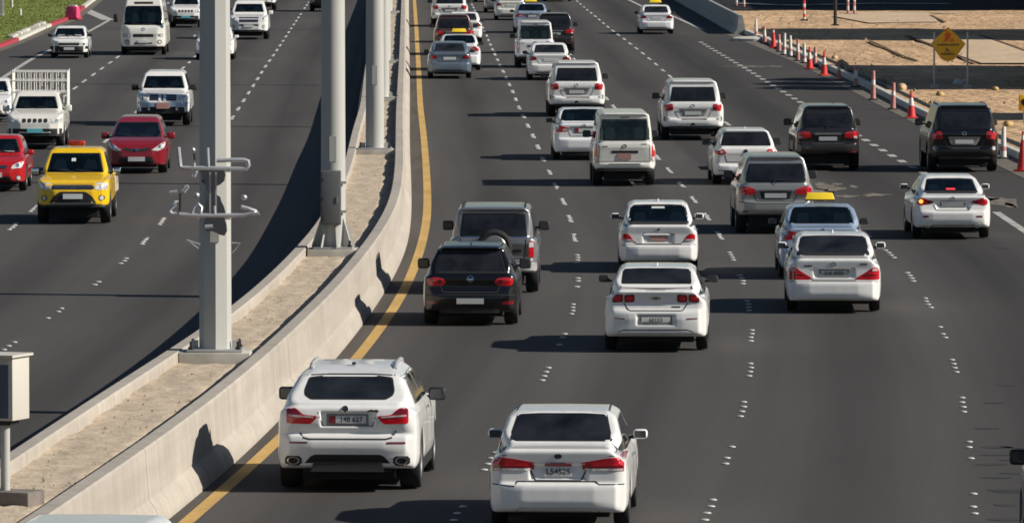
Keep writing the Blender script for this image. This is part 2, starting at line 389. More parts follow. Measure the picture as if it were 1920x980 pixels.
    def rearwin(s, poly, clear=False, rnd=2, heads=(-.38, .38), border=.02, hz=None):
        us = [p[0] for p in poly]; vs = [p[1] for p in poly]; cx = 0; cz = (min(vs) + max(vs)) / 2
        big = [(p[0] * (1 + border / max(us)), cz + (p[1] - cz) * (1 + 2 * border / (max(vs) - min(vs)))) for p in poly]
        s.p("window_seal", M_GAPD, big, 'R', .002, .02, .08, rnd=rnd)
        if clear:
            b = s.p("cabin_interior", M_CABIN, poly, 'R', .004, .01, .08, rnd=rnd)
            z0 = min(vs); hh = max(vs) - z0
            for hx in heads:
                s.p("head_restraint", M_SEAT, [(hx - .13, z0 + .004), (hx + .13, z0 + .004), (hx + .12, z0 + hh * .5), (hx + .07, z0 + hh * .62), (hx - .07, z0 + hh * .62), (hx - .12, z0 + hh * .5)], 'R', .006, .002, .08, rnd=1)
            return s.p("rear_window", M_PANE, poly, 'R', .014, .012, .08, rnd=rnd)
        return s.p("rear_window", M_GLASS, poly, 'R', .007, .012, .08, rnd=rnd)
    def sidewins(s, z1=None, yb=None, ya=None, pil=None):
        b = s.belt + .035; t = z1 or s.H - .13; y0 = yb if yb is not None else (s.yg + .12 if not s.suv else .28)
        y1 = s.yr + .12 if not s.suv else y0 + .22
        ft = (s.yf - .02) if ya is None else ya; fb = s.yw - .32 + (0 if ya is None else 0)
        pil = pil or ([ (y1 + ft) / 2 ] if not s.suv else [y0 + .32 * (ft - y0) + .15, y0 + .66 * (ft - y0) + .15])
        cuts = [None] + pil + [None]
        for i in range(len(cuts) - 1):
            a, c = cuts[i], cuts[i + 1]
            P = ([(y0, b)] if a is None else [(a + .03, b)]) + ([(fb + .12, b)] if c is None else [(c - .03, b)]) + \
                ([(ft, t)] if c is None else [(c - .05, t)]) + ([(y1, t - .02)] if a is None else [(a + .03, t)])
            s.p("side_window", M_GLASS, P, 'SR', .004, .02, .1, mirror=True, rnd=1)
        for q in pil: s.line("door_seam", M_GAP, [(q, b - .05), (q, s.zb + .12)], .012, 'SR', .002, True)
        s.line("door_seam", M_GAP, [(s.yw - .35, b - .05), (s.yw - .3, s.zb + .12)], .012, 'SR', .002, True)
        for q in (pil if len(pil) == 1 else pil[:2]):
            s.p("door_handle", M_CHR, [(q + .08, b - .15), (q + .26, b - .15), (q + .26, b - .12), (q + .08, b - .12)], 'SR', .03, .03, .1, mirror=True)

def spawn(pr, name, label, cat, group, px, py, mat, front=False, heading=None, skip=(), matmap=None, xy=None):
    "put a vehicle so that its rear (or front) axle stands at the photo's contact point"
    P = at(px, py) if xy is None else Vector((*xy, 0))
    t = heading if heading is not None else tangent(P.x, P.y)
    rz = -math.atan(t) + (math.pi if front else 0)
    ax = pr.axF if front else pr.axR
    d = Vector((-math.sin(rz), math.cos(rz), 0)); mid = pr.L / 2
    base = P + d * (mid - ax); base.z = .012
    root = empty(name, base, rz); tag(root, label, cat, group)
    obs = []
    for (n, me, m, pi) in pr.parts:
        if n in skip: obs.append(None); continue
        if not me.materials: me.materials.append(None)
        o = bpy.data.objects.new(n, me); col.objects.link(o)
        mm = mat if m == "PAINT" else (matmap or {}).get(n, m)
        o.material_slots[0].link = 'OBJECT'; o.material_slots[0].material = mm
        if pi is None or obs[pi] is None: o.parent = root; o.location = (0, -mid, 0)
        else: o.parent = obs[pi]
        obs.append(o)
    return root, d, mid
# ---------------------------------------------------------------- road geometry: curves X(Y) in metres
class Curve:
    "smoothed path through traced road points"
    def __init__(s, pts, deg=4, h=0.0, raw=False, sig=6.0):
        W = pts if raw else [at(x, y, h)[:2] for x, y in pts]
        a = np.array(sorted((p[1], p[0]) for p in W)); s.lo, s.hi = a[0, 0], a[-1, 0]
        k = max(1, len(a) // 6); s0 = (a[k, 1] - a[0, 1]) / (a[k, 0] - a[0, 0]); s1 = (a[-1, 1] - a[-1 - k, 1]) / (a[-1, 0] - a[-1 - k, 0])
        g = np.arange(20, 760, 1.0); x = np.interp(g, a[:, 0], a[:, 1])
        x = np.where(g < s.lo, a[0, 1] + s0 * (g - s.lo), np.where(g > s.hi, a[-1, 1] + s1 * (g - s.hi), x))
        for sg in (sig, sig * .6):
            kk = np.arange(-int(3 * sg), int(3 * sg) + 1); wt = np.exp(-kk ** 2 / (2 * sg * sg)); wt /= wt.sum()
            xp = np.concatenate([x[0] + (x[1] - x[0]) * np.arange(-len(kk) // 2 + 1, 0), x, x[-1] + (x[-1] - x[-2]) * np.arange(1, len(kk) // 2 + 1)])
            x = np.convolve(xp, wt, 'valid')[:len(g)]
        s.g, s.x = g[:len(x)], x; s.d = np.gradient(s.x, s.g)
    def tan(s, Y): return float(np.interp(Y, s.g, s.d))
    def __call__(s, Y): return float(np.interp(Y, s.g, s.x))
YEL = Curve([(347, 980), (430, 912), (520, 830), (666, 680), (717, 611), (749, 566), (774, 514), (797, 440), (801, 417), (802, 370), (799, 310), (794, 250), (788, 200), (785, 130), (781, 60), (777, 0)], 6)
LA = Curve([(914, 865), (988, 766), (1028, 698), (1060, 635), (1075, 580), (1086, 527), (1084, 487), (1078, 448), (1070, 412), (1062, 390), (1047, 359), (1033, 332), (1023, 309), (1010, 281), (1001, 259), (990, 237), (973, 203), (966, 185), (960, 171), (953, 155), (947, 143), (941, 131), (935, 118), (930, 108), (920, 87), (912, 68), (880, 0)], 6)
LBc = Curve([(1325, 960), (1370, 855), (1396, 765), (1410, 690), (1412, 628), (1405, 570), (1395, 525), (1375, 482), (1352, 448), (1331, 412), (1312, 390), (1288, 359), (1263, 331), (1240, 304), (1153, 204), (1139, 188), (1105, 150), (1030, 50), (985, 0)], 6)
LCc = Curve([(1078, 0), (1092, 12), (1120, 35), (1140, 52), (1168, 73), (1194, 92), (1220, 113), (1263, 150), (1373, 241), (1672, 476), (1709, 518), (1740, 565), (1770, 620), (1792, 683), (1822, 842), (1822, 945)], 6)
LDc = Curve([(1313, 79), (1345, 98), (1400, 130), (1450, 161), (1510, 198), (1616, 258), (1644, 276), (1679, 296), (1697, 307), (1736, 327)], 3)
VB = Curve([(18, 647), (102, 590), (177, 536), (232, 492), (272, 454), (303, 418), (347, 354), (438, 217), (448, 201), (459, 185), (469, 169), (479, 155), (487, 140), (495, 128), (503, 116), (511, 106), (517, 97), (580, 2)], 4)
VC = Curve([(20, 429), (64, 391), (244, 221), (336, 133), (350, 122), (430, 40)], 3)
VD = Curve([(-60, 330), (141, 164), (161, 150), (178, 138), (195, 125), (211, 115), (290, 52)], 3)
VE = Curve([(-140, 240), (0, 150), (60, 110), (100, 92), (150, 68), (190, 47), (205, 38)], 3)
BRO = Curve([(105, 954), (263, 848), (373, 772), (500, 669), (560, 609), (629, 546), (671, 497), (722, 429), (750, 377), (757, 322), (757, 275), (756, 230), (756, 200), (759, 102), (760, 0)], 6, 1.0)      # outer top edge, near-side barrier
BLO = Curve([(9, 853), (132, 769), (263, 688), (373, 620), (465, 550), (500, 520), (577, 440), (605, 405), (647, 301), (661, 240), (675, 200), (685, 120), (698, 60), (712, 0)], 5, 1.0)                      # outer top edge, far-side barrier
CURVES = [YEL, LA, LBc, LCc]; CURVESL = [VB, VC, VD]
def tangent(X, Y):
    cs = CURVESL if X < BLO(Y) else CURVES
    ds = sorted((abs(c(Y) - X), i) for i, c in enumerate(cs))[:2]
    return sum(cs[i].tan(Y) for _, i in ds) / len(ds)

# ---------------------------------------------------------------- setting materials
def ground_mat(name, base, rough=.9, layers=(), bump=None, spec=.06):
    return nmat(name, base, rough, 0, spec, 0, noise=list(layers), bump=bump)
M_ASPH = ground_mat("asphalt", (.073, .070, .069), .88, [(1, (.10, .03, 1), .92, 1.08), (14, (1, 1, 1), .9, 1.1)], (70, .25, .004))
M_ASPHD = ground_mat("asphalt_far", (.030, .031, .036), .9, [(1, (.2, .05, 1), .8, 1.2)])
M_SAND = ground_mat("sand", (.58, .395, .24), .95, [(.25, (1, .35, 1), .76, 1.15), (1.2, (1, .25, 1), .78, 1.12), (8, (1, .4, 1), .78, 1.15)], (1.8, 1.0, .35))
M_SLAB = ground_mat("compacted_sand", (.55, .42, .29), .95, [(.5, (1, .4, 1), .88, 1.06), (3, (1, .3, 1), .88, 1.06)], (6, .3, .05))
M_FILL = ground_mat("median_fill", (.52, .43, .33), .95, [(1.1, (1, .5, 1), .86, 1.08), (5, (1, .5, 1), .78, 1.1), (22, (1, .6, 1), .78, 1.15)], (14, .4, .03))
M_GRASS = ground_mat("lawn", (.15, .175, .05), .95, [(.5, (1, .35, 1), .75, 1.25), (5, (1, .5, 1), .8, 1.2)], (10, .8, .08))
M_CONC = nmat("concrete", (.41, .37, .32), .85, 0, .3, noise=[(.35, (1, .35, 1), .92, 1.05), (1.1, (3, 3, .35), .86, 1.05), (.9, (1, .25, 4), .88, 1.04), (18, (1, 1, 1), .94, 1.05)], bump=(40, .15, .004))
M_CONC2 = nmat("plinth_concrete", (.44, .42, .37), .9, 0, .3, noise=[(3, (1, 1, 1), .8, 1.1)])
M_CONCD = nmat("barrier_concrete_grey", (.32, .33, .32), .9, 0, .3, noise=[(2, (1, 1, 2), .8, 1.1)])
M_GUT = ground_mat("gutter_concrete", (.16, .145, .125), .9, [(2, (1, .3, 1), .8, 1.15), (9, (1, 1, 1), .85, 1.1)])
M_LINE = ground_mat("white_line", (.44, .43, .41), .7, [(3, (1, .4, 1), .65, 1.15)]); M_STUD = nmat("ceramic_white", (.50, .49, .47), .45)
M_YLINE = ground_mat("yellow_line", (.56, .37, .14), .7, [(1.2, (1, .3, 1), .78, 1.08), (9, (1, 1, 1), .82, 1.1), (40, (1, 1, 1), .85, 1.08)])
M_KR = nmat("kerb_red", (.38, .03, .05), .7, noise=[(3, (1, 1, 1), .7, 1.1)]); M_KW = nmat("kerb_white", (.55, .53, .47), .8, noise=[(5, (1, 1, 1), .7, 1.15)])
M_POLE = nmat("pole_steel", (.42, .42, .395), .6, .0, noise=[(.8, (1, 1, .3), .93, 1.04)]); M_BOXG = nmat("box_grey", (.11, .115, .12), .6, .1)
M_SANDCEM = M_SAND

def strip(name, L, Rr, ys, z, m, kind="structure", parent=None):
    "sheet between two curves"
    V = []; F = []
    for y in ys: V += [(L(y), y, z), (Rr(y), y, z)]
    for i in range(len(ys) - 1): F.append((2 * i, 2 * i + 1, 2 * i + 3, 2 * i + 2))
    o = mesh_obj(name, mk(name, V, F), m, parent)
    if kind: o["kind"] = kind
    return o
def sheet(name, pts, z, m, px=True, kind="structure"):
    V = [(*(at(x, y)[:2] if px else (x, y)), z) for x, y in pts]
    o = mesh_obj(name, mk(name, V, [tuple(range(len(V)))]), m); o["kind"] = kind
    me = o.data
    if me.polygons[0].normal.z < 0: me.flip_normals()
    return o
fr = lambda a, b, n: [a + (b - a) * i / n for i in range(n + 1)]

sheet("terrain", [(-900, -200), (900, -200), (900, 3000), (-900, 3000)], -.03, M_ASPHD, False)
rx = fr(-45, 40, 170); ry = fr(40, 620, 232)
me = mk("motorway", [(x, y, 0) for y in ry for x in rx], [(j * 171 + i, j * 171 + i + 1, (j + 1) * 171 + i + 1, (j + 1) * 171 + i) for j in range(232) for i in range(170)])
at_l = me.attributes.new("lane", 'FLOAT', 'POINT'); lv = []
for y in ry:
    cr = [VD(y), VC(y), VB(y), VB(y) + 3.5, YEL(y), LA(y), LBc(y), LCc(y), LCc(y) + 3.6]
    for x in rx: lv.append(float(np.interp(x, cr, [0, 1, 2, 3, 10, 11, 12, 13, 14])))
at_l.data.foreach_set("value", lv)
o = mesh_obj("motorway", me, M_ASPH); o["kind"] = "structure"
nd = M_ASPH.node_tree.nodes; lk = M_ASPH.node_tree.links; bs = nd["Principled BSDF"]
an = nd.new("ShaderNodeAttribute"); an.attribute_name = "lane"
def mth(op, a, b=None, c=None):
    m = nd.new("ShaderNodeMath"); m.operation = op
    for i, v in enumerate((a, b, c)):
        if v is None: continue
        if isinstance(v, (int, float)): m.inputs[i].default_value = v
        else: lk.new(v, m.inputs[i])
    return m.outputs[0]
frc = mth('FRACT', an.outputs["Fac"])
wv = mth('COSINE', mth('MULTIPLY', frc, 2 * math.pi)); w2 = mth('COSINE', mth('MULTIPLY', frc, 4 * math.pi))
nz = nd.new("ShaderNodeTexNoise"); nz.inputs["Scale"].default_value = 1; nz.inputs["Detail"].default_value = 3
cm = nd.new("ShaderNodeCombineXYZ"); tcn = nd.new("ShaderNodeTexCoord"); sp = nd.new("ShaderNodeSeparateXYZ"); lk.new(tcn.outputs["Object"], sp.inputs[0])
lk.new(mth('MULTIPLY', an.outputs["Fac"], 5.0), cm.inputs[0]); lk.new(mth('MULTIPLY', sp.outputs[1], .025), cm.inputs[1]); lk.new(cm.outputs[0], nz.inputs["Vector"])
str_ = mth('MULTIPLY_ADD', nz.outputs[0], .50, .75)
amp = mth('MULTIPLY_ADD', wv, .14, str_); amp = mth('MULTIPLY_ADD', w2, -.03, amp)
edge = nd.new("ShaderNodeMapRange"); edge.interpolation_type = 'SMOOTHSTEP'; lk.new(an.outputs["Fac"], edge.inputs[0])
for i, v in ((1, 13.0), (2, 13.25), (3, 1.0), (4, .80)): edge.inputs[i].default_value = v
amp = mth('MULTIPLY', amp, edge.outputs[0])
src = bs.inputs["Base Color"].links[0].from_socket; vm = nd.new("ShaderNodeVectorMath"); vm.operation = 'SCALE'; lk.new(src, vm.inputs[0]); lk.new(amp, vm.inputs["Scale"]); lk.new(vm.outputs[0], bs.inputs["Base Color"])

# ---------------------------------------------------------------- painted lines and ceramic studs
YS = fr(60, 540, 160)
strip("yellow_edge_line", lambda y: YEL(y) - .1, lambda y: YEL(y) + .1, YS, .006, M_YLINE)
def studs(name, c, y0, y1, off=0, per=9.17, n=4, pitch=1.03, rad=.056, paint_=True, skip=()):
    mb = MB(); pm = MB(); y = y0 + off; k = 0
    while y < y1:
        ok = all(not (a < y < b) for a, b in skip)
        if ok:
            for i in range(n):
                yy = y + i * pitch; x = c(yy)
                if random.random() < .08: continue
                rr = rad * (1.25 if yy > 150 else 1)
                x += random.uniform(-.015, .015)
                mb.lathe([(rr, .006), (rr * .92, .016), (rr * .5, .024), (.004, .026)], (x, yy, 0), n=10)
            if paint_ and y > 168:
                a, b = y, y + (n - 1) * pitch; q = .035 if y < 215 else .06
                pm.add([(c(a) - q, a - .1, .005), (c(a) + q, a - .1, .005), (c(b) + q, b + .1, .005), (c(b) - q, b + .1, .005)], [(0, 1, 2, 3)])
        y += per; k += 1
    o = mb.build(name, M_STUD, smooth=40); o["kind"] = "structure"
    if pm.V: o2 = pm.build("lane_dash_paint", M_LINE); o2["kind"] = "structure"
def phase(px, py): return at(px, py).y
p0 = phase(1325, 975); studs("lane_studs", LBc, p0 - 9.17 * 3, 520)
p0 = phase(912, 881); studs("lane_studs", LA, p0 - 9.17 * 3, 520)
p0 = phase(1822, 963); studs("lane_studs", LCc, p0 - 9.17 * 3, 520)
p0 = phase(8, 656); studs("lane_studs", VB, p0 - 9.17 * 5, 520)
p0 = phase(50, 397); studs("lane_studs", VC, p0 - 9.17 * 5, 520)
p0 = phase(136, 168); studs("lane_studs", VD, p0 - 9.17 * 8, 520)
mb = MB(); y = LDc.lo
while y < LDc.hi + 2:
    x = LDc(y); mb.add([(x - .11, y, .006), (x + .11, y, .006), (LDc(y + 1.7) + .11, y + 1.7, .006), (LDc(y + 1.7) - .11, y + 1.7, .006)], [(0, 1, 2, 3)]); y += 4.12
mb.build("merge_line_dashes", M_LINE)["kind"] = "structure"
strip("white_edge_line", lambda y: VE(y) - .1, lambda y: VE(y) + .1, fr(VE.lo, VE.hi, 40), .007, M_LINE)
def pline(name, pts, wd, m, z=.007):
    P = [at(x, y) for x, y in pts]; V = []; F = []
    for i, p in enumerate(P):
        t = (P[min(i + 1, len(P) - 1)] - P[max(0, i - 1)]).normalized(); n = Vector((t.y, -t.x, 0)) * wd / 2
        V += [(p.x - n.x, p.y - n.y, z), (p.x + n.x, p.y + n.y, z)]
    for i in range(len(P) - 1): F.append((2 * i, 2 * i + 1, 2 * i + 3, 2 * i + 2))
    o = mesh_obj(name, mk(name, V, F), m); o["kind"] = "structure"; return o
pline("white_chevron_line", [(203, 38), (153, 16)], .7, M_LINE)
pline("white_edge_line", [(1868, 398), (1895, 416), (1940, 446), (2060, 530)], .2, M_LINE)
pline("white_edge_line", [(1170, -4), (1203, 12), (1236, 22), (1262, 31), (1318, 56)], .2, M_LINE)
# worn marks on the carriageway: dark scuffs, spilled sand
M_SCUFF = nmat("tyre_rubber_marks", (.026, .024, .024), .85); M_SPILL = ground_mat("spilled_sand", (.19, .17, .145), .9, [(4, (1, .2, 1), .5, 1.3)])
mb = MB()
for (x, y, wd, ln) in [(1885, 722, .35, .2), (1862, 755, .35, .2), (1870, 838, .5, .25), (1905, 838, .5, .25), (1868, 852, .5, .2), (1900, 862, .4, .2), (1872, 895, .5, .2), (1905, 887, .6, .15), (1882, 918, .5, .2), (1898, 922, .6, .15), (1885, 946, .4, .3), (1887, 973, .5, .3), (1860, 870, .5, .25), (1875, 462, .35, 1.0), (1850, 803, .4, .2)]:
    p = at(x, y); n = 9; V = [(p.x + wd / 2 * math.cos(2 * math.pi * k / n) * random.uniform(.7, 1.1), p.y + ln * math.sin(2 * math.pi * k / n) * random.uniform(.6, 1.1), .005) for k in range(n)]
    mb.add(V, [tuple(range(n))])
mb.build("tar_patches", M_SCUFF)["kind"] = "structure"
mb = MB()
for (x, y, wd, ln) in [(1555, 352, .9, 3.5), (1540, 360, .7, 2.0), (1600, 350, .25, 1.0), (1640, 365, .9, 1.2), (1590, 368, .6, 1), (1570, 345, .3, .8), (1880, 378, .9, 3), (1850, 372, .6, 2), (1895, 386, .4, 1.5), (1400, 125, 2.2, 1.2), (1455, 125, .8, 1.2), (1420, 80, 1.6, 1.5)]:
    p = at(x, y); n = 15; V = [(p.x + wd / 2 * math.cos(2 * math.pi * k / n) * random.uniform(.45, 1.2), p.y + ln * math.sin(2 * math.pi * k / n) * random.uniform(.45, 1.2), .005) for k in range(n)]
    V.append((p.x, p.y, .005)); mb.add(V, [(k, (k + 1) % n, n) for k in range(n)])
mb.build("spilled_sand", M_SPILL)["kind"] = "structure"
strip("dusty_shoulder", lambda y: BRO(y) - .1, lambda y: BRO(y) + .55 + .04 * math.sin(y * .4), fr(60, 540, 200), .0025, ground_mat("dusty_asphalt", (.095, .086, .078), .9, [(1, (2, .1, 1), .8, 1.15), (12, (1, 1, 1), .9, 1.08)]))

# ---------------------------------------------------------------- median: two concrete walls, raised fill
def barrier(name, label, c, sgn, prof, y0, y1, joints, m=M_CONC, cat="barrier", step=1.5):
    "prof: (distance inwards from the outer top edge, height); sgn = +1 when inwards is +x"
    mb = MB(); segs = [y0] + sorted(j for j in joints if y0 < j < y1) + [y1]
    for a, b in zip(segs[:-1], segs[1:]):
        n = max(2, int((b - a) / step)); ys = fr(a + .012, b - .012, n); base = len(mb.V); k = len(prof); V = []; F = []
        for y in ys:
            t = c.tan(y); nx, ny = 1 / math.hypot(1, t), -t / math.hypot(1, t)
            for d, z in prof: V.append((c(y) + sgn * d * nx, y + sgn * d * ny, z))
        for i in range(n): F += [(i * k + j, i * k + (j + 1) % k, (i + 1) * k + (j + 1) % k, (i + 1) * k + j) for j in range(k)]
        F += [tuple(range(k)), tuple(n * k + j for j in range(k))[::-1]]
        mb.add(V, F)
    me = mb.mesh(name); bm = bmesh.new(); bm.from_mesh(me); bmesh.ops.recalc_face_normals(bm, faces=bm.faces); bm.to_mesh(me); bm.free()
    me.polygons.foreach_set("use_smooth", [True] * len(me.polygons)); me.set_sharp_from_angle(angle=R(28))
    o = mesh_obj(name, me, m); return tag(o, label, cat)
profR = [(-.20, -.02), (-.20, .06), (-.14, .22), (-.05, .34), (-.008, .97), (.015, 1.0), (.21, 1.0), (.23, .97), (.25, -.02)]
profL = [(-.18, -.02), (-.18, .06), (-.12, .20), (-.05, .30), (-.008, .97), (.015, 1.0), (.20, 1.0), (.22, .97), (.24, -.02)]
JL = [106.5 + .0, 118.1, 148.8, 166, 188, 203, 225, 247, 270, 293, 330, 380]
barrier("median_wall", "smooth cream concrete wall beside the yellow edge line, curving away", BRO, -1, profR, 62, 560, [74, 96.5, 119.5, 141.5, 170, 205, 250, 300, 350, 400, 460])
barrier("median_wall", "concrete wall with joints and a dark shaded side along the oncoming carriageway", BLO, 1, profL, 62, 560, JL)
# fill between the walls, a rough grid
rnd_ = random.Random(3); V = []; F = []; ys = fr(62, 560, 900); nx_ = 10
for y in ys:
    a, b = BLO(y) + .22, BRO(y) - .22
    for i in range(nx_ + 1):
        u = i / nx_; e = .05 * math.sin(y * .9) * math.sin(y * .37 + 2)
        V.append((a + (b - a) * u, y, .83 + e * .5 + rnd_.uniform(-.018, .018) - (.07 if i >= nx_ - 1 else 0)))
for j in range(len(ys) - 1):
    for i in range(nx_): q = j * (nx_ + 1) + i; F.append((q, q + 1, q + nx_ + 2, q + nx_ + 1))
o = mesh_obj("median_fill", mk("median_fill", V, F, True), M_FILL); o["kind"] = "structure"
# loose stones on the fill
mb = MB()
for _ in range(900):
    y = 82 + 200 * rnd_.random() ** 1.6; u = rnd_.uniform(.05, .95); x = BLO(y) + .24 + (BRO(y) - BLO(y) - .5) * u; r = rnd_.uniform(.008, .028)
    b = len(mb.V); P = [(x + r * math.cos(a) * rnd_.uniform(.7, 1.2), y + r * math.sin(a) * rnd_.uniform(.7, 1.2), .82) for a in (0, 1.2, 2.5, 3.8, 5.1)] + [(x, y, .83 + r)]
    mb.add(P, [(k, (k + 1) % 5, 5) for k in range(5)])
tag(mb.build("pebbles", nmat("pebble", (.34, .27, .20), .9, noise=[(9, (1, 1, 1), .5, 1.3)])), "small loose stones lying on the sandy median strip", "stones", kind="stuff")

# ---------------------------------------------------------------- lamp poles on plinths
def pole(px, py, Hh, rad, plinth, label, gus=False, box=False, n=8, boltdark=True):
    p = at(px, py, .9); r = empty("lamp_pole", (p.x, p.y, .83), BLO.tan(p.y) * -1 * .0); tag(r, label, "lamp pole", "tall grey poles on the median")
    pw, pd, ph = plinth
    m = MB().box((0, 0, (ph + .30) / 2 - .27), (pw, pd, ph + .25)); m.build("plinth", M_CONC2, r, bevel=.02)
    z0 = ph + .03
    MB().box((0, 0, z0), (pw * .78, pd * .8, .035)).build("base_plate", M_STEEL, r, bevel=.006)
    MB().lathe([(rad, z0), (rad * .93, 6), (rad * .78, Hh), (.01, Hh)], n=n, a0=.06).build("shaft", M_POLE, r, smooth=(25 if n > 12 else None))
    for sx in (-1, 1):
        for sy in (-1, 1):
            b = MB().lathe([(.045, z0), (.045, z0 + .06), (.025, z0 + .06), (.022, z0 + .14), (.005, z0 + .15)], (sx * pw * .33, sy * pd * .32, 0), n=6); b.build("anchor_bolt", M_BLK, r)
    if gus:
        for k in range(8):
            a = 2 * math.pi * k / 8 + .2; c, s_ = math.cos(a), math.sin(a); t = Vector((-s_, c, 0)) * .012
            P = [Vector((c * rad * .9, s_ * rad * .9, z0)), Vector((c * rad * 1.75, s_ * rad * 1.75, z0)), Vector((c * rad * 1.75, s_ * rad * 1.75, z0 + .05)), Vector((c * rad * .95, s_ * rad * .95, z0 + .62))]
            MB().add([q + t for q in P] + [q - t for q in P], [(0, 1, 2, 3), (7, 6, 5, 4), (0, 4, 5, 1), (1, 5, 6, 2), (2, 6, 7, 3), (3, 7, 4, 0)]).build("gusset", M_POLE, r)
    else:
        for sx in (-1, 1):
            MB().box((sx * rad * 1.25, -.05, z0 + .08), (.10, .03, .14)).build("gusset", M_POLE, r)
    MB().box((0, -rad * .96, 2.1), (rad * .55, .02, .5)).build("access_door", M_POLE, r)
    MB().tube([(0, 0, Hh - .1), (1.2, 0, Hh + .5), (2.6, 0, Hh + .7)], .06).build("lamp_arm", M_POLE, r)
    MB().tube([(0, 0, Hh - .1), (-1.2, 0, Hh + .5), (-2.6, 0, Hh + .7)], .06).build("lamp_arm", M_POLE, r)
    for sx in (-1, 1): MB().box((sx * 2.9, 0, Hh + .72), (.7, .3, .12)).build("lamp_head", M_STEEL, r, bevel=.03)
    return r, p
pl1, pp1 = pole(404, 668, 16, .25, (1.1, 1.0, .15), "nearest pole, eight-sided, with a wire-letter sign hanging in front", n=8)
pl2, pp2 = pole(625, 472, 16, .245, (1.0, 1.0, .13), "round grey pole with a steel cabinet strapped near its flared foot", gus=True, n=28)
pl3, pp3 = pole(703, 284, 16, .245, (1.15, 1.1, .13), "third pole from the camera, plain shaft on a wide flat plinth", n=28)
pole(717, 187, 16, .22, (1.35, 1.2, .12), "fourth pole, mostly hidden behind the plain third pole", n=20)
pole(722, 117, 16, .22, (1.3, 1.4, .12), "fifth pole, far off by the second-last small plinth", n=20)
pole(728, 24, 16, .22, (1.3, 1.6, .12), "farthest pole, only a sliver beside the median wall at the top edge", n=20)
# cabinet on pole 2
r = empty("control_cabinet", (pp2.x - .04, pp2.y - .33, pp2.z + .55)); tag(r, "narrow grey steel cabinet mounted low on the second pole", "cabinet")
MB().box((0, 0, .53), (.40, .24, 1.06)).build("cabinet_body", M_BOXG, r, bevel=.02)
MB().box((-.005, -.125, .53), (.35, .02, 1.0)).build("cabinet_door", M_BOXG, r, bevel=.006)
for z in (.12, .5, .88): MB().box((-.165, -.14, z), (.04, .02, .06)).build("hinge", M_BLK, r)
MB().box((.13, -.14, .5), (.02, .02, .12)).build("latch", M_STEEL, r)
for z in (.25, .82): MB().box((.05, .14, z), (.5, .06, .05)).build("bracket", M_STEEL, r)

# ---------------------------------------------------------------- wire-letter sign hung on the nearest pole
D0 = pp1.y - .55; S = FPX / D0
def sg(px, py): # pixel -> metres on the sign's own vertical plane
    q = at(px, py, 0); t = D0 / q.y; return ((px * 0 + q.x) * t - pp1.x, CAMH + (q.z - CAMH) * t)
M_SIGN = nmat("sign_tube", (.50, .50, .53), .35, .4)
sgn = empty("letter_sign", (pp1.x, D0, 4.2)); tag(sgn, "metal Arabic lettering sign in two rows fixed on the nearest pole", "sign")
def stroke(name, pts, rd=.035, m=M_SIGN, n=8):
    MB().tube([(sg(x, y)[0], 0, sg(x, y)[1] - 4.2) for x, y in pts], rd, n).build(name, m, sgn, smooth=40)
def dot(name, x, y, rd=.04, m=M_SIGN):
    a, b = sg(x, y); MB().lathe([(.004, -.04), (rd * .7, -.03), (rd, 0), (rd * .7, .03), (.004, .04)], (a, 0, b - 4.2), 'Y', 12).build(name, m, sgn, smooth=60)
stroke("letter_stroke", [(334, 276), (336, 295), (338, 312), (343, 315), (380, 315), (420, 316), (462, 317), (466, 310), (465, 302), (458, 300), (430, 300), (406, 301)], .034)
stroke("letter_stroke", [(389, 277), (390, 300), (391, 315)], .026); stroke("letter_stroke", [(364, 305), (363, 316)], .026)
stroke("letter_stroke", [(368, 322), (364, 331)], .026); dot("letter_dot", 362, 281, .04); stroke("letter_stroke", [(364, 288), (366, 300)], .02, M_BLK)
stroke("letter_stroke", [(336, 402), (380, 404), (430, 404), (458, 403), (472, 399), (486, 400), (478, 396), (464, 391), (452, 388)], .034)
stroke("letter_stroke", [(330, 383), (320, 391), (318, 397), (324, 401), (331, 400)], .03); stroke("letter_stroke", [(338, 362), (338, 380), (337, 396)], .018, M_BLK)
stroke("letter_stroke", [(360, 399), (364, 388), (372, 382), (378, 388), (376, 400)], .026); stroke("letter_stroke", [(402, 386), (403, 403)], .022)
stroke("letter_stroke", [(318, 361), (332, 359)], .026); stroke("letter_stroke", [(345, 360), (353, 349)], .026)
dot("letter_dot", 369, 366, .045); dot("letter_dot", 458, 370, .045)
stroke("letter_stroke", [(350, 450), (375, 458), (372, 466), (355, 453)], .012); stroke("letter_stroke", [(433, 455), (450, 456), (441, 468), (434, 474)], .012)
stroke("letter_stroke", [(384, 425), (399, 424)], .03)
MB().box((0, .22, 3.80 - 4.2), (.5, .06, .07)).box((0, .22, 3.07 - 4.2), (.5, .06, .07)).box((-.06, .12, 3.42 - 4.2), (.025, .025, .7)).box((.03, .12, 3.42 - 4.2), (.025, .025, .7)).build("mounting_frame", M_STEEL, sgn)
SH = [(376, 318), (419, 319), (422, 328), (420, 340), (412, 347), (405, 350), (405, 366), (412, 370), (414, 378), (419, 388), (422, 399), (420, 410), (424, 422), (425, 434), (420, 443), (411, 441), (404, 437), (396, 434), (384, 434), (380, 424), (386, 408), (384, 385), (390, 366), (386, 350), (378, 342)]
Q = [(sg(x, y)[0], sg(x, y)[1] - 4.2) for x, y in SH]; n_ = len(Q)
MB().add([(x, .17, z) for x, z in Q] + [(x, .20, z) for x, z in Q], [tuple(range(n_)), tuple(range(n_, 2 * n_))[::-1]] + [(k, (k + 1) % n_, n_ + (k + 1) % n_, n_ + k) for k in range(n_)]).build("painted_shadow", nmat('shadow_slate', (.05, .053, .066), .7), sgn)  # dark plate in the outline of a cast shadow on the pole

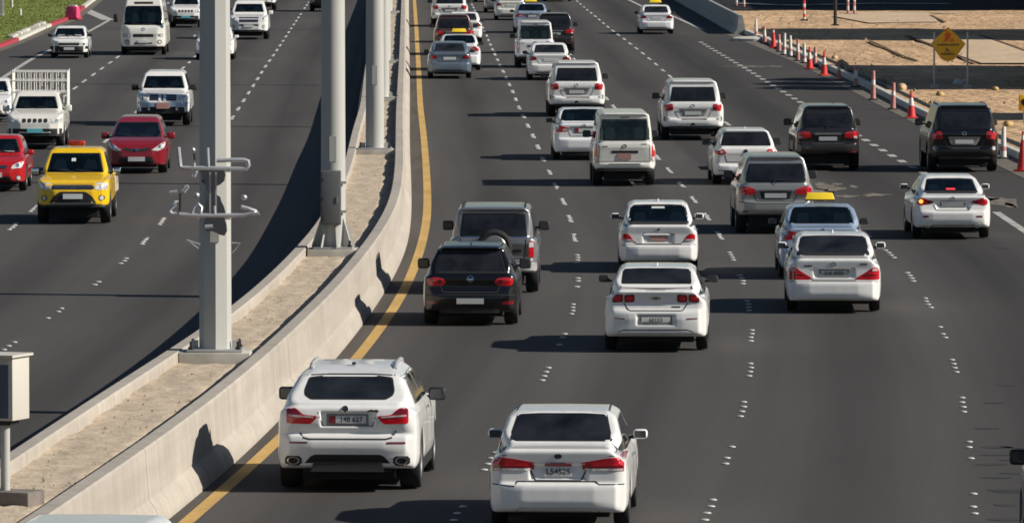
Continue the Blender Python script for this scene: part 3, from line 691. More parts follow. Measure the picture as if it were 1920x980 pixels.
# ---------------------------------------------------------------- camera box at the lower left
q = at(10, 935, .9); r = empty("traffic_camera", (q.x, q.y, .80)); tag(r, "white boxed traffic camera with two round lenses on a short post", "traffic camera")
pxm = FPX / q.y
MB().tube([(0, 0, .1), (0, 0, 1.02)], .058, 16).build("post", M_POLE, r, smooth=40)
MB().box((.05, 0, .06), (.72, .5, .30)).build("footing", nmat("footing", (.16, .14, .125), .9, noise=[(4, (1, 1, 1), .7, 1.2)]), r, bevel=.03)
MB().box((.05, 0, -.10), (1.0, .8, .16)).build("footing", M_CONC2, r, bevel=.02)
g = 1.06; r.rotation_euler.z = -.35
M_HOU = nmat("housing_white", (.50, .475, .42), .6)
MB().box((0, 0, g + .38), (.42, .5, .76)).build("housing", M_HOU, r, bevel=.012)
MB().box((0, -.03, g + .775), (.50, .62, .03)).build("hood", M_HOU, r)
MB().box((-.02, -.253, g + .35), (.36, .02, .64)).build("front_panel", nmat("panel_blue_grey", (.07, .085, .11), .4), r)
for z in (.20, .48): MB().lathe([(.085, -.03), (.085, .0), (.07, .0), (.068, .02), (.004, .02)], (-.05, -.262, g + z), 'Y', 20).build("lens", M_BLK, r, smooth=40)
MB().box((0, 0, g - .03), (.26, .26, .07)).build("collar", M_BLK, r, bevel=.01)
# ---------------------------------------------------------------- vehicle kinds
def ring(cx, cz, ro, ri, n=16, a=1.0):
    out = []
    for k in range(n):
        t0, t1 = 2 * math.pi * k / n, 2 * math.pi * (k + 1) / n
        out.append([(cx + ro * a * math.cos(t0), cz + ro * math.sin(t0)), (cx + ro * a * math.cos(t1), cz + ro * math.sin(t1)), (cx + ri * a * math.cos(t1), cz + ri * math.sin(t1)), (cx + ri * a * math.cos(t0), cz + ri * math.sin(t0))])
    return out
def disc(cx, cz, r, n=14, a=1.0): return [(cx + r * a * math.cos(2 * math.pi * k / n), cz + r * math.sin(2 * math.pi * k / n)) for k in range(n)]
def sym(P): return P + [(-x, z) for x, z in P[::-1]]
def under(pr, z0, z1, w0, w1):      # black lower valance
    pr.p("lower_valance", M_BLK, [(-w1, z0), (w1, z0), (w0, z1), (-w0, z1)], 'R', .004, .06, .1, rnd=1)
def fin(pr, y, z, mat="PAINT"): pr.rbox("roof_antenna", mat, (0, y, z), (.05, .14, .05), .02, taper=.5)
def pipes(pr, xs, z, r=.035, y=.06):
    for x in xs: pr.solid("exhaust_pipe", M_CHR, MB().lathe([(r * .7, y + .1), (r * .7, y), (r, y), (r, y + .2)], (x, 0, z), 'Y', 14))
def rails(pr, x, y0, y1, z, mat, r=.02):
    for sx in (-1, 1):
        P = []
        for i in range(9):
            y = y0 + (y1 - y0) * i / 8; h = pr.bvh.ray_cast(Vector((sx * x, y, 4)), Vector((0, 0, -1)))[0]
            P.append((sx * x, y, h.z + (.0 if i in (0, 8) else .035)))
        pr.solid("roof_rail", mat, MB().tube(P, r, 8))
def bumper_seam(pr, z, w, drop=.0): pr.line("panel_gap", M_GAP, [(-w, z - drop), (-w * .8, z), (w * .8, z), (w, z - drop)], .012)

T = {}
# coupe-shaped off-roader, nearest left
def k_coupe():
    H = 1.69
    p = Proto(4.87, 1.97, H, .30, 1.13, None, 1.08, .35, 1.5, 2.5, 3.35,
        rear=[(.22, .30), (.10, .36), (.05, .52), (.0, .60), (.0, .68), (.06, .76), (.12, .80), (.07, .93), (.06, 1.04), (.09, 1.16), (.16, 1.22)],
        cab_rear=[(.12, 1.05), (.16, 1.21), (.60, 1.42), (.82, 1.535), (.9, 1.56), (1.45, H - .03)], tum=.34, k1=.06, k2=.10, axR=.95, axF=3.88, rw=.385, vox=.02, arch=.05, tyre=.30, rnd=.16,
        recess=[(-.36, .36, .895, 1.085, .05)])
    p.rearwin([(-.50, 1.265), (.50, 1.265), (.585, 1.31), (.60, 1.36), (.555, 1.50), (.3, 1.525), (-.3, 1.525), (-.555, 1.50), (-.60, 1.36), (-.585, 1.31)], rnd=1)
    p.line("spoiler_gap", M_GAP, [(-.6, 1.54), (-.3, 1.553), (.3, 1.553), (.6, 1.54)], .012)
    L = [(.83, 1.13), (.83, .935), (.50, .925), (.45, .97), (.40, 1.035), (.60, 1.055), (.70, 1.145), (.78, 1.15)]
    L = [(x, z) for x, z in L]
    p.p("tail_light", M_TAIL, L, rnd=1, mirror=True, step=.04)
    p.p("tail_light_trim", M_TAILD, [(.815, 1.135), (.72, 1.14), (.63, 1.07), (.815, 1.07)], off=.011, mirror=True, step=.05)
    p.p("light_strip", M_LENS, [(.46, 1.03), (.80, 1.055), (.80, 1.035), (.46, 1.01)], off=.012, mirror=True, step=.05)
    p.plate(.985, 0, .50, .10, 'maroon', text="148 627")
    p.line("tailgate_crease", M_GAP, [(-.64, .80), (-.60, .745), (-.52, .725), (.52, .725), (.60, .745), (.66, .83)], .018)
    p.line("tailgate_gap", M_GAP, [(.40, 1.09), (.34, .90), (-.34, .90), (-.40, 1.09)], .008)
    p.p("reflector", M_TAILD, [(.54, .665), (.79, .665), (.79, .69), (.54, .69)], mirror=True)
    p.p("lower_valance", M_BLK, [(-.60, .27), (.60, .27), (.58, .40), (.50, .49), (.44, .515), (-.44, .515), (-.50, .49), (-.58, .40)], 'R', .005, .08, .08)
    p.p("lower_grille", nmat("grille_grey", (.035, .035, .037), .7), [(-.50, .28), (.50, .28), (.46, .42), (-.46, .42)], 'R', .012, .03, .1)
    p.p("exhaust_surround", M_BLK, [(.62, .40), (.66, .36), (.80, .36), (.85, .40), (.85, .46), (.82, .495), (.66, .495), (.62, .46)], off=.004, mirror=True, step=.05)
    p.p("exhaust_tip", M_CHR, ring(.735, .43, .055, .042, 14, 1.6), off=.02, mirror=True)
    p.p("emblem", M_BLK, disc(-.03, 1.13, .042), off=.014); p.p("emblem_ring", M_CHR, ring(-.03, 1.13, .046, .038), off=.016)
    p.line("badge", M_BLK, [(.28, 1.10), (.33, 1.115), (.36, 1.10), (.39, 1.115), (.42, 1.10)], .018, off=.008)
    p.solid("washer_nozzle", M_BLK, MB().box((0, 1.35, 1.665), (.05, .05, .035)))
    rails(p, .575, 1.2, 2.75, 1.6, M_STEEL, .03)
    p.sidewins(1.55, yb=.62, pil=[1.95]); p.mirrors(1.14, 3.0, size=(.24, .13, .18), out=.08)
    p.p("sill_trim", M_BLK, [(1.45, .22), (3.4, .22), (3.4, .36), (1.45, .36)], 'SR', .01, .05, .2, mirror=True)
    return p
T['coupe'] = k_coupe()

def sedan(name, L, W, H, belt, deck, hood, win, yg=.85, yr=1.55, yf=2.65, yw=3.45, bump=.62, clear=False, heads=(-.38, .38), vox=.025, mir=.98, mirm=M_BLK, tum=.26, rw=.325, zb=.225, rec=None, **kw):
    rear = kw.pop('rear', [(.14, zb), (.05, zb + .06), (.0, .38), (0, bump - .06), (.03, bump - .01), (.10, bump + .02), (.10, deck - .2), (.07, deck - .04), (.10, deck - .005), (.16, deck)])
    p = Proto(L, W, H, zb, belt, deck, hood, yg, yr, yf, yw, rear=rear, tum=tum, rw=rw, vox=vox, recess=rec, axR=kw.pop('axR', .98), axF=kw.pop('axF', 3.7), tyre=.21, **kw)
    (a, z0), (b, z1) = win
    if name != 'front':
        p.rearwin([(-a, z0), (a, z0), (b, z1), (b * .5, z1 + .012), (-b * .5, z1 + .012), (-b, z1)], clear, 1, heads)
        p.line("boot_gap", M_GAP, [(-a * 1.02, z0 - .05), (-a * 1.12, deck - .06)], .01, mirror=True)
    p.sidewins(); p.mirrors(mir, yw - .38, mirm if mirm else M_BLK)
    return p
def k_sonata():
    p = sedan('s', 4.8, 1.83, 1.475, .93, 1.05, .98, ((.655, 1.115), (.56, 1.405)), yg=.72, yr=1.42, bump=.60, vox=.02, rec=[(-.36, .36, .66, .84, .035)], mirm="PAINT", mir=1.02)
    p.p("tail_light", M_TAIL, [(.30, .875), (.31, .79), (.34, .772), (.84, .765), (.85, .94), (.82, .955), (.55, .92)], mirror=True, step=.04)
    p.p("tail_light_band", M_LENS, [(.33, .80), (.345, .772), (.83, .772), (.83, .80)], off=.011, mirror=True, step=.05)
    p.p("light_dark_band", M_TAILD, [(.34, .83), (.36, .805), (.83, .81), (.835, .84)], off=.012, mirror=True, step=.05)
    p.p("boot_handle", M_PLR, [(-.17, .825), (.17, .825), (.17, .865), (-.17, .865)], off=.01)
    p.plate(.755, 0, .36, .11, 'white', frame=False, text="L54525", off=.014)
    p.line("boot_lid_gap", M_GAP, [(.355, .775), (.30, .66), (.28, .645), (-.28, .645), (-.30, .66), (-.355, .775)], .014)
    p.line("bumper_crease", M_GAP, [(-.86, .60), (-.56, .575), (-.52, .635), (.48, .635), (.52, .60), (.86, .60)], .012)
    p.line("boot_top_gap", M_GAP, [(-.8, .955), (-.66, .965)], .01, mirror=True)
    p.p("emblem", M_GAPD, ring(0, .955, .032, .022, 14, 1.5), off=.012); p.line("emblem", M_GAPD, [(-.012, .935), (-.022, .975)], .011, off=.012); p.line("emblem", M_GAPD, [(.022, .935), (.012, .975)], .011, off=.012)
    p.line("emblem", M_GAPD, [(-.02, .955), (.02, .955)], .01, off=.012)
    p.line("roof_gutter", M_GAP, [(.60, 1.6), (.585, 2.6)], .02, 'T', .002, True)
    under(p, .24, .30, .5, .55); p.p("number_plate_lamp", M_GAP, [(-.1,.868),(.1,.868),(.1,.875),(-.1,.875)])
    return p
def sensors(p, z, xs=(-.62, -.22, .22, .62)):
    for x in xs: p.p("parking_sensor", M_GAP, disc(x, z, .013, 8), 'R', .004, .01)
T['sonata'] = k_sonata()
def k_malibu():
    p = sedan('s', 4.86, 1.855, 1.465, .93, 1.07, .98, ((.60, 1.175), (.575, 1.40)), yg=.6, yr=1.2, bump=.55, vox=.02, rec=[(-.33, .33, .48, .65, .03)], tum=.33, mir=1.12,
              rear=[(.16, .27), (.05, .33), (.02, .5), (.0, .58), (.02, .68), (.09, .76), (.11, .85), (.07, 1.0), (.03, 1.05), (.09, 1.085)])
    for x0, x1 in ((.37, .55), (.57, .76)):
        P = [(x0, .87), (x1, .865), (x1, 1.00), (x0, 1.01)]; p.p("tail_light", M_TAILD, P, rnd=1, mirror=True, step=.05)
        P = [(x0 + .03, .895), (x1 - .03, .89), (x1 - .03, .98), (x0 + .03, .985)]; p.p("tail_light_core", M_TAIL, P, off=.012, rnd=1, mirror=True, step=.05)
    p.p("third_brake_light", M_TAILD, [(-.17, 1.075), (.17, 1.075), (.17, 1.09), (-.17, 1.09)])
    p.line("spoiler_edge", M_GAP, [(-.62, 1.10), (-.3, 1.09), (.3, 1.09), (.62, 1.10)], .008)
    p.p("emblem", nmat("brass", (.35, .28, .14), .4, .6), [(-.085, .925), (-.03, .925), (-.03, .91), (.03, .91), (.03, .925), (.085, .925), (.085, .952), (.03, .952), (.03, .967), (-.03, .967), (-.03, .952), (-.085, .952)], off=.012)
    p.plate(.56, 0, .50, .10, 'white', text="60153")
    p.line("boot_lid_gap", M_GAP, [(.56, .86), (.48, .74), (.44, .725), (-.44, .725), (-.48, .74), (-.56, .86)], .014)
    p.p("reflector", M_TAILD, [(.54, .575), (.73, .585), (.73, .60), (.54, .595)], mirror=True)
    p.p("lower_valance", M_BLK, [(-.70, .25), (.70, .25), (.66, .36), (.55, .40), (-.55, .40), (-.66, .36)], 'R', .004, .06, .08)
    p.line("badge", M_GAP, [(.28, .79), (.42, .79)], .02); fin(p, 1.35, 1.475)
    return p
T['malibu'] = k_malibu()
def k_ls():
    p = sedan('s', 4.99, 1.83, 1.47, .94, 1.04, .98, ((.69, 1.075), (.595, 1.395)), yg=.85, yr=1.6, bump=.60, vox=.0225, rec=[(-.38, .38, .68, .835, .035)], mirm="PAINT", mir=1.14)
    p.p("tail_light", M_TAIL, [(.86, .635), (.45, .635), (.425, .675), (.62, .79), (.72, .865), (.83, .865), (.86, .80)], rnd=1, mirror=True, step=.05)
    p.p("tail_light_band", M_TAILD, [(.84, .74), (.62, .74), (.56, .72), (.84, .72)], off=.012, mirror=True)
    p.p("tail_corner_glint", M_LENS, [(.83, .80), (.72, .80), (.735, .84), (.82, .84)], off=.012, mirror=True)
    p.plate(.755, 0, .50, .10, 'white', text="216 4503")
    p.line("boot_lid_gap", M_GAP, [(.43, .66), (.40, .625), (-.40, .625), (-.43, .66)], .012)
    p.line("boot_trim", M_CHR, [(-.39, .85), (.39, .85)], .02, off=.012)
    p.p("emblem", M_CHR, ring(0, .935, .045, .033, 14, 1.2), off=.012); p.line("badge", M_GAP, [(-.56, .90), (-.42, .90)], .022); p.line("badge", M_GAP, [(.50, .93), (.62, .93)], .022)
    p.line("bumper_crease", M_GAP, [(-.88, .60), (-.7, .605), (.7, .605), (.88, .60)], .01)
    pipes(p, (-.62, .60), .30, .045); fin(p, 1.9, 1.475); return p
T['ls'] = k_ls()
def k_lancer():
    p = sedan('s', 4.5, 1.70, 1.45, .90, 1.0, .93, ((.63, 1.015), (.555, 1.34)), yg=.7, yr=1.4, yf=2.45, yw=3.25, axR=.95, axF=3.55, bump=.57, vox=.0225, rec=[(-.32, .30, .62, .80, .03)], clear=True, mirm="PAINT", mir=1.05)
    p.p("tail_light", M_TAIL, [(.53, .655), (.76, .665), (.765, .78), (.70, .82), (.62, .80), (.56, .73)], rnd=1, mirror=True, step=.05)
    p.p("reversing_light", M_LENS, [(.56, .665), (.75, .67), (.75, .70), (.56, .695)], off=.012, mirror=True)
    p.plate(.715, 0, .36, .11, 'rust', frame=False); p.line("boot_trim", M_CHR, [(-.30, .80), (.32, .80)], .03, off=.012)
    p.p("emblem", M_GAP, [(0, .93), (.03, .90), (0, .87), (-.03, .90)], off=.01); p.line("boot_lid_gap", M_GAP, [(.53, .66), (.46, .60), (-.46, .60), (-.53, .66)], .012)
    p.line("bumper_crease", M_GAP, [(-.82, .575), (-.6, .585), (.6, .585), (.82, .575)], .01); fin(p, 1.6, 1.455)
    p.p("sun_strip", M_WHT, [(-.14, 1.295), (.14, 1.295), (.13, 1.33), (-.13, 1.33)], 'R', .024, .01); p.p("shelf_papers", M_WHT, [(-.48, 1.03), (-.10, 1.03), (-.12, 1.055), (-.46, 1.055)], 'R', .010, .002)
    return p
T['lancer'] = k_lancer()
def k_camry():
    p = sedan('s', 4.83, 1.82, 1.48, .94, 1.06, .97, ((.67, 1.125), (.56, 1.42)), yg=.75, yr=1.45, bump=.62, clear=True, mir=1.05)
    p.p("tail_light", M_TAIL, [(.45, .83), (.80, .80), (.84, .98), (.70, 1.0), (.46, .93)], rnd=1, mirror=True)
    p.p("reversing_light", M_LENS, [(.47, .85), (.62, .84), (.62, .90), (.47, .91)], off=.012, mirror=True)
    p.plate(.86, 0, .50, .11, 'maroon'); p.line("boot_trim", M_CHR, [(-.4, .95), (.4, .95)], .03, off=.012)
    p.line("boot_lid_gap", M_GAP, [(.45, .83), (.40, .69), (-.40, .69), (-.45, .83)], .012); p.p("emblem", M_CHR, ring(0, 1.0, .04, .03, 12, 1.4), off=.012)
    return p
T['camry'] = k_camry()
def k_is():
    p = sedan('s', 4.6, 1.80, 1.43, .93, 1.05, .96, ((.60, 1.045), (.51, 1.31)), yg=.7, yr=1.4, yw=3.3, axF=3.7, bump=.60, clear=True, rec=[(-.36, .36, .68, .83, .03)], tum=.42, mirm="PAINT", mir=1.08,
              rear=[(.16, .27), (.07, .33), (.02, .45), (0, .6), (.08, .66), (.12, .80), (.07, .96), (.12, .985)])
    p.parts
    p.p("tail_light", M_TAIL, [(.40, .84), (.72, .76), (.80, .80), (.80, .93), (.70, .95)], rnd=1, mirror=True, step=.05)
    p.p("tail_light_dark", M_TAILD, [(.40, .84), (.56, .80), (.58, .88), (.50, .885)], off=.012, rnd=1, mirror=True)
    p.p("lit_indicator", M_AMB, disc(-.715, .86, .048), off=.016); p.p("lit_brake_lamp", M_BRK, [(-.11, 1.07), (.11, 1.07), (.10, 1.13), (-.10, 1.13)], off=.02)
    p.plate(.80, 0, .50, .10, 'white'); p.p("emblem", M_CHR, ring(0, .93, .04, .03, 12, 1.3), off=.012)
    p.line("boot_lid_gap", M_GAP, [(.44, .78), (.36, .66), (-.36, .66), (-.44, .78)], .014)
    p.p("reflector", M_TAILD, [(.54, .50), (.68, .50), (.68, .54), (.54, .54)], mirror=True, rnd=1); under(p, .25, .34, .45, .6); pipes(p, (-.56, .56), .31, .05); return p
T['is'] = k_is()
def k_sed2():      # plain far saloon
    p = sedan('s', 4.7, 1.78, 1.46, .92, 1.03, .96, ((.60, 1.08), (.52, 1.34)), clear=False, vox=.03, mir=1.02)
    p.p("tail_light", M_TAILD, [(.50, .80), (.80, .78), (.82, .92), (.70, .95), (.54, .91)], rnd=1, mirror=True); p.p("tail_light_core", M_TAIL, [(.58, .82), (.74, .81), (.74, .88), (.60, .89)], off=.012, mirror=True)
    p.plate(.80, 0, .50, .11, 'white', frame=False); p.line("boot_lid_gap", M_GAP, [(.5, .80), (.44, .66), (-.44, .66), (-.5, .80)], .014); under(p, .24, .33, .5, .6)
    return p
T['sed'] = k_sed2()

def suv(name, L, W, H, belt, hood, rwin, zb=.38, vox=.025, bump=.62, tum=.26, yf=None, yw=None, rw=.38, clear=False, mir=1.15, rs=.05, top_in=.22, hatch=False, mirm=M_BLK, **kw):
    rear = kw.pop('rear', [(.16, zb), (.05, zb + .05), (0, zb + .14), (0, bump - .03), (.05, bump), (.10, bump + .03), (.06, belt - .1), (.08, belt)])
    yf = yf or L * .56; yw = yw or L * .73
    cr = kw.pop('cab_rear', [(.08, belt - .12), (.09, belt), (top_in, H - .12), (top_in - .06, H - .06), (top_in + .1, H - .02)])
    p = Proto(L, W, H, zb, belt, None, hood, .15, top_in + .3, yf, yw, rear=rear, cab_rear=cr, tum=tum, rw=rw, vox=vox, axR=kw.pop('axR', L * .21), axF=kw.pop('axF', L * .79), tyre=.26, **kw)
    (a, z0), (b, z1) = rwin
    p.rearwin([(-a, z0), (a, z0), (b, z1), (-b, z1)], clear, 1)
    p.sidewins(H - .14); p.mirrors(mir, yw - .45, mirm, size=(.22, .13, .19), out=.08)
    return p
def k_golf():
    H = 1.49
    p = suv('g', 4.2, 1.79, H, .93, .95, ((.64, .985), (.545, 1.345)), zb=.24, bump=.52, rw=.325, top_in=.38, tum=.36, vox=.02, axR=.8, axF=3.38, yf=2.2, yw=3.0, mir=1.02,
            rear=[(.16, .24), (.06, .29), (.02, .42), (.0, .52), (.05, .62), (.09, .72), (.07, .86), (.12, .95)], cab_rear=[(.10, .85), (.12, .95), (.40, 1.37), (.30, 1.42), (.5, 1.465)])
    p.p("tail_light", M_TAIL, [(.44, .80), (.50, .745), (.70, .73), (.78, .755), (.80, .86), (.68, .895), (.50, .875)], rnd=1, mirror=True, step=.05)
    p.p("tail_light_core", M_TAILD, disc(.56, .81, .045), off=.013, mirror=True)
    p.p("emblem", M_CHR, ring(0, .865, .062, .05), off=.014); p.line("emblem", M_CHR, [(-.04, .885), (-.015, .84), (0, .87), (.015, .84), (.04, .885)], .012, off=.014)
    p.plate(.455, 0, .50, .10, 'white', frame=False, off=.02)
    p.p("reflector", M_TAILD, [(.58, .40), (.80, .39), (.81, .46), (.62, .45)], mirror=True, rnd=1)
    p.line("tailgate_gap", M_GAP, [(.55, .73), (.50, .62), (-.50, .62), (-.55, .73)], .012); p.line("bumper_crease", M_GAP, [(-.84, .56), (-.6, .575), (.6, .575), (.84, .56)], .01)
    under(p, .235, .33, .5, .6); pipes(p, (-.07, .10), .28, .035); fin(p, .75, 1.49)
    p.line("roof_gutter", M_GAPD, [(.55, .7), (.56, 2.2)], .02, 'T', .002, True)
    return p
T['golf'] = k_golf()
def k_wgolf():
    p = suv('g', 4.2, 1.79, 1.49, .95, .95, ((.66, 1.05), (.56, 1.36)), zb=.24, bump=.52, rw=.325, top_in=.34, tum=.36, axR=.8, axF=3.38, yf=2.2, yw=3.0, mir=1.06)
    p.p("tail_light", M_TAIL, [(.50, .84), (.60, .79), (.80, .80), (.84, .90), (.78, .96), (.60, .95)], rnd=1, mirror=True, step=.05)
    p.p("tail_light_core", M_LENS, disc(.64, .87, .035), off=.013, mirror=True)
    p.p("emblem", M_GAPD, disc(0, .885, .055), off=.014); p.plate(.52, 0, .36, .10, 'rust', frame=False, off=.02)
    p.line("tailgate_gap", M_GAP, [(.56, .79), (.50, .60), (-.50, .60), (-.56, .79)], .014); p.p("bumper_slot", M_GAP, [(.45, .36), (.74, .37), (.74, .39), (.45, .385)], mirror=True); under(p, .235, .31, .45, .6); fin(p, .7, 1.495)
    return p
T['wgolf'] = k_wgolf()
def k_spare():
    p = suv('p', 4.6, 1.82, 1.74, 1.10, 1.08, ((.65, 1.155), (.60, 1.565)), zb=.40, bump=.68, tum=.18, axR=.95, axF=3.65, mir=1.22)
    p.p("tail_light", M_TAIL, [(.69, .72), (.80, .72), (.80, 1.04), (.69, 1.04)], rnd=1, mirror=True); p.p("reversing_light", M_LENS, [(.70, .92), (.79, .92), (.79, 1.02), (.70, 1.02)], off=.012, mirror=True)
    p.line("tailgate_gap", M_GAPD, [(.64, 1.12), (.62, .70), (-.64, .70), (-.66, 1.12)], .018); p.line("belt_trim", M_CHR, [(-.66, 1.125), (-.2, 1.125)], .02); p.line("belt_trim", M_CHR, [(.35, 1.125), (.84, 1.125)], .02)
    t = MB().lathe([(.02, -.20), (.20, -.205), (.30, -.215), (.345, -.18), (.355, -.12), (.345, -.02), (.25, .05), (.01, .05)], (.02, .03, .93), 'Y', 32); i = p.solid("spare_wheel", M_RUB, t)
    p.solid("spare_cover", P_GREY, MB().lathe([(.01, -.235), (.10, -.232), (.22, -.225), (.245, -.20)], (.02, .03, .93), 'Y', 28), i)
    p.p("bumper", M_STEEL, [(-.86, .46), (.86, .46), (.86, .62), (-.86, .62)], 'R', .03, .06, .1, rnd=1); p.p("door_handle", M_BLK, [(.38, .82), (.55, .82), (.55, .88), (.38, .88)])
    p.plate(.80, -.42, .36, .10, 'white', frame=False); rails(p, .62, .5, 2.6, 1.74, M_BLK); return p
T['spare'] = k_spare()
def k_fort():
    p = suv('f', 4.7, 1.84, 1.83, 1.12, 1.08, ((.70, 1.20), (.60, 1.60)), zb=.42, bump=.74, tum=.26, axR=.98, axF=3.72, mir=1.25)
    p.p("tail_light", M_TAIL, [(.45, .92), (.82, .88), (.84, 1.06), (.74, 1.11), (.48, 1.05)], rnd=1, mirror=True, step=.05); p.p("reversing_light", M_LENS, [(.72, .90), (.81, .89), (.81, .95), (.72, .96)], off=.013, mirror=True)
    p.p("plate_recess", M_GAP, [(-.32, .80), (.32, .80), (.38, 1.0), (-.38, 1.0)], 'R', .002, .02, rnd=1); p.line("tailgate_trim", M_CHR, [(-.36, 1.01), (.36, 1.01)], .04, off=.02)
    p.plate(.885, 0, .50, .11, 'white', frame=False, off=.016); p.line("bumper_crease", M_GAP, [(.50, .90), (.42, .755), (-.42, .755), (-.50, .90)], .016); p.line("bumper_crease", M_GAP, [(-.86, .74), (-.5, .70), (.5, .70), (.86, .74)], .012)
    p.line("wiper", M_BLK, [(0, 1.16), (-.03, 1.24), (.22, 1.26)], .018, off=.03); p.line("window_defroster", M_GAP, [(-.5, 1.6), (.5, 1.6)], .01); p.p("reflector", M_TAILD, [(.62, .50), (.76, .50), (.76, .54), (.62, .54)], mirror=True)
    return p
T['fort'] = k_fort()
def k_lc(clear=False):
    p = suv('l', 4.95, 1.97, 1.88, 1.14, 1.14, ((.69, 1.22), (.62, 1.625)), zb=.40, bump=.66, tum=.24, axR=1.02, axF=3.87, rw=.39, mir=1.28, vox=.0275, top_in=.20)
    p.p("tail_light", M_TAIL, [(.60, .93), (.86, .90), (.90, 1.08), (.80, 1.14), (.62, 1.12)], rnd=1, mirror=True, step=.06); p.p("tail_light_core", M_TAILD, [(.62, .95), (.74, .94), (.74, 1.03), (.62, 1.03)], off=.013, mirror=True)
    p.p("plate_recess", nmat("recess_grey", (.30, .29, .28), .5), [(-.34, .75), (.34, .75), (.44, .93), (-.44, .93)], 'R', .003, .02, .1, rnd=1); p.line("tailgate_trim", M_CHR, [(-.43, .955), (.43, .955)], .035, off=.02)
    p.plate(.84, 0, .50, .11, 'white', frame=False, off=.016); p.p("bumper_slot", M_BLK, [(-.36, .63), (.44, .63), (.42, .665), (-.34, .665)], 'R', .004, .02)
    p.p("fog_reflector", M_LENS, disc(.82, .66, .06, 12, .8), mirror=True); p.p("bumper_slot", M_GAP, [(.70, .66), (.82, .60), (.90, .60), (.90, .74)], 'R', .003, .02, mirror=True); p.p("tow_cover", M_BLK, disc(.0, .48, .06, 12, 1.2))
    p.p("emblem", M_CHR, ring(0, 1.07, .05, .036, 12, 1.3), off=.012); p.line("bumper_crease", M_GAP, [(.56, .88), (.46, .70), (.40, .68), (-.40, .68), (-.46, .70), (-.56, .88)], .012)
    p.p("lower_valance", M_BLK, [(-.74, .37), (.74, .37), (.70, .44), (-.70, .44)], 'R', .004, .06, .1); return p
T['lc'] = k_lc()
def k_lcb():
    p = k_lc(); rails(p, .66, .6, 3.0, 1.88, M_STEEL); return p
T['lcb'] = k_lcb()
def k_van():
    p = suv('v', 4.69, 1.70, 1.97, 1.13, 1.05, ((.665, 1.225), (.60, 1.76)), zb=.43, bump=.62, tum=.14, rw=.31, axR=1.05, axF=3.62, yf=3.75, yw=4.35, clear=True, mir=1.25, top_in=.16, mirm=M_BLK)
    p.p("tail_light", M_TAIL, [(.715, .66), (.815, .66), (.80, 1.13), (.725, 1.13)], rnd=1, mirror=True, step=.05); p.p("reversing_light", M_LENS, [(.73, .67), (.80, .67), (.80, .78), (.73, .78)], off=.012, mirror=True)
    p.p("plate_recess", M_BLK, [(-.34, .87), (.36, .87), (.36, .94), (-.34, .94)], 'R', .006, .02); p.plate(.785, 0, .36, .14, 'rust', frame=False, off=.014); p.line("tailgate_gap", M_GAP, [(.66, 1.20), (.68, .66), (-.68, .66), (-.66, 1.20)], .012)
    p.line("bumper_gap", M_GAP, [(-.82, .635), (.82, .635)], .014); p.p("step_pad", M_GAP, [(-.42, .575), (.42, .575), (.42, .60), (-.42, .60)]); p.p("emblem", M_GAP, ring(0, 1.06, .045, .032, 12, 1.4), off=.012)
    p.p("third_brake_light", M_TAILD, [(-.12, 1.80), (.12, 1.80), (.11, 1.83), (-.11, 1.83)]); p.p("rear_badge", M_GAP, [(-.58, 1.04), (-.44, 1.04), (-.44, 1.06), (-.58, 1.06)]); p.p("rear_badge", M_GAP, [(.44, 1.1), (.58, 1.1), (.58, 1.12), (.44, 1.12)])
    p.p("lower_valance", M_BLK, [(-.72, .40), (.72, .40), (.74, .48), (-.74, .48)], 'R', .004, .06, .1); return p
T['van'] = k_van()

# ---------------------------------------------------------------- fronts
def front_kit(p, ws, head, grille, z_pl, pl='white', intake=None, fog=None, grm=M_BLK, headm=M_LENS, bars=0, wip=True, clear=True):
    (a, z0), (b, z1) = ws
    P = [(-a, z0), (a, z0), (b, z1), (-b, z1)]; cz = (z0 + z1) / 2
    p.p("window_seal", M_GAPD, [(x * 1.03, cz + (z - cz) * 1.08) for x, z in P], 'F', .002, .02, .08, rnd=1)
    p.p("cabin_interior", M_CABIN, P, 'F', .004, .01, .08, rnd=1)
    h = z1 - z0
    for hx in (-.36, .36): p.p("front_seat", M_SEAT, [(hx - .17, z0 + .02), (hx + .17, z0 + .02), (hx + .14, z0 + h * .5), (hx + .08, z0 + h * .68), (hx - .08, z0 + h * .68), (hx - .14, z0 + h * .5)], 'F', .006, .002, .08, rnd=1)
    p.p("dashboard", M_GAP, [(-a * .95, z0 + .01), (a * .95, z0 + .01), (a * .93, z0 + h * .13), (-a * .93, z0 + h * .13)], 'F', .007, .002, .08)
    p.p("windscreen", M_PANE, P, 'F', .014, .012, .08, rnd=1)
    if wip: p.line("wiper", M_BLK, [(-a * .7, z0 + .0), (-.02, z0 + .05)], .016, 'F', .02); p.line("wiper", M_BLK, [(0, z0), (a * .6, z0 + .05)], .016, 'F', .02)
    p.p("headlight", headm, head, 'F', .008, .02, .05, mirror=True, rnd=1)
    hx = sum(x for x, _ in head) / len(head); hz = sum(z for _, z in head) / len(head)
    p.p("headlight_bulb", M_CHR, disc(hx, hz, .045), 'F', .014, .01, mirror=True)
    p.p("grille", grm, grille, 'F', .004, .02, .06, rnd=1)
    gz = [z for _, z in grille]; gx = max(x for x, _ in grille)
    for k in range(bars): z = min(gz) + (max(gz) - min(gz)) * (k + 1) / (bars + 1); p.line("grille_bar", M_CHR, [(-gx * .93, z), (gx * .93, z)], .014, 'F', .014)
    if intake: p.p("air_intake", M_BLK, intake, 'F', .004, .03, .06, rnd=1)
    if fog: p.p("fog_lamp_recess", M_BLK, disc(fog[0], fog[1], fog[2] * 1.5), 'F', .004, .02, mirror=True); p.p("fog_lamp", M_LENS, disc(fog[0], fog[1], fog[2]), 'F', .012, .01, mirror=True)
    p.plate(z_pl, 0, .46, .12, pl, frame=False, axis='F', off=.03)
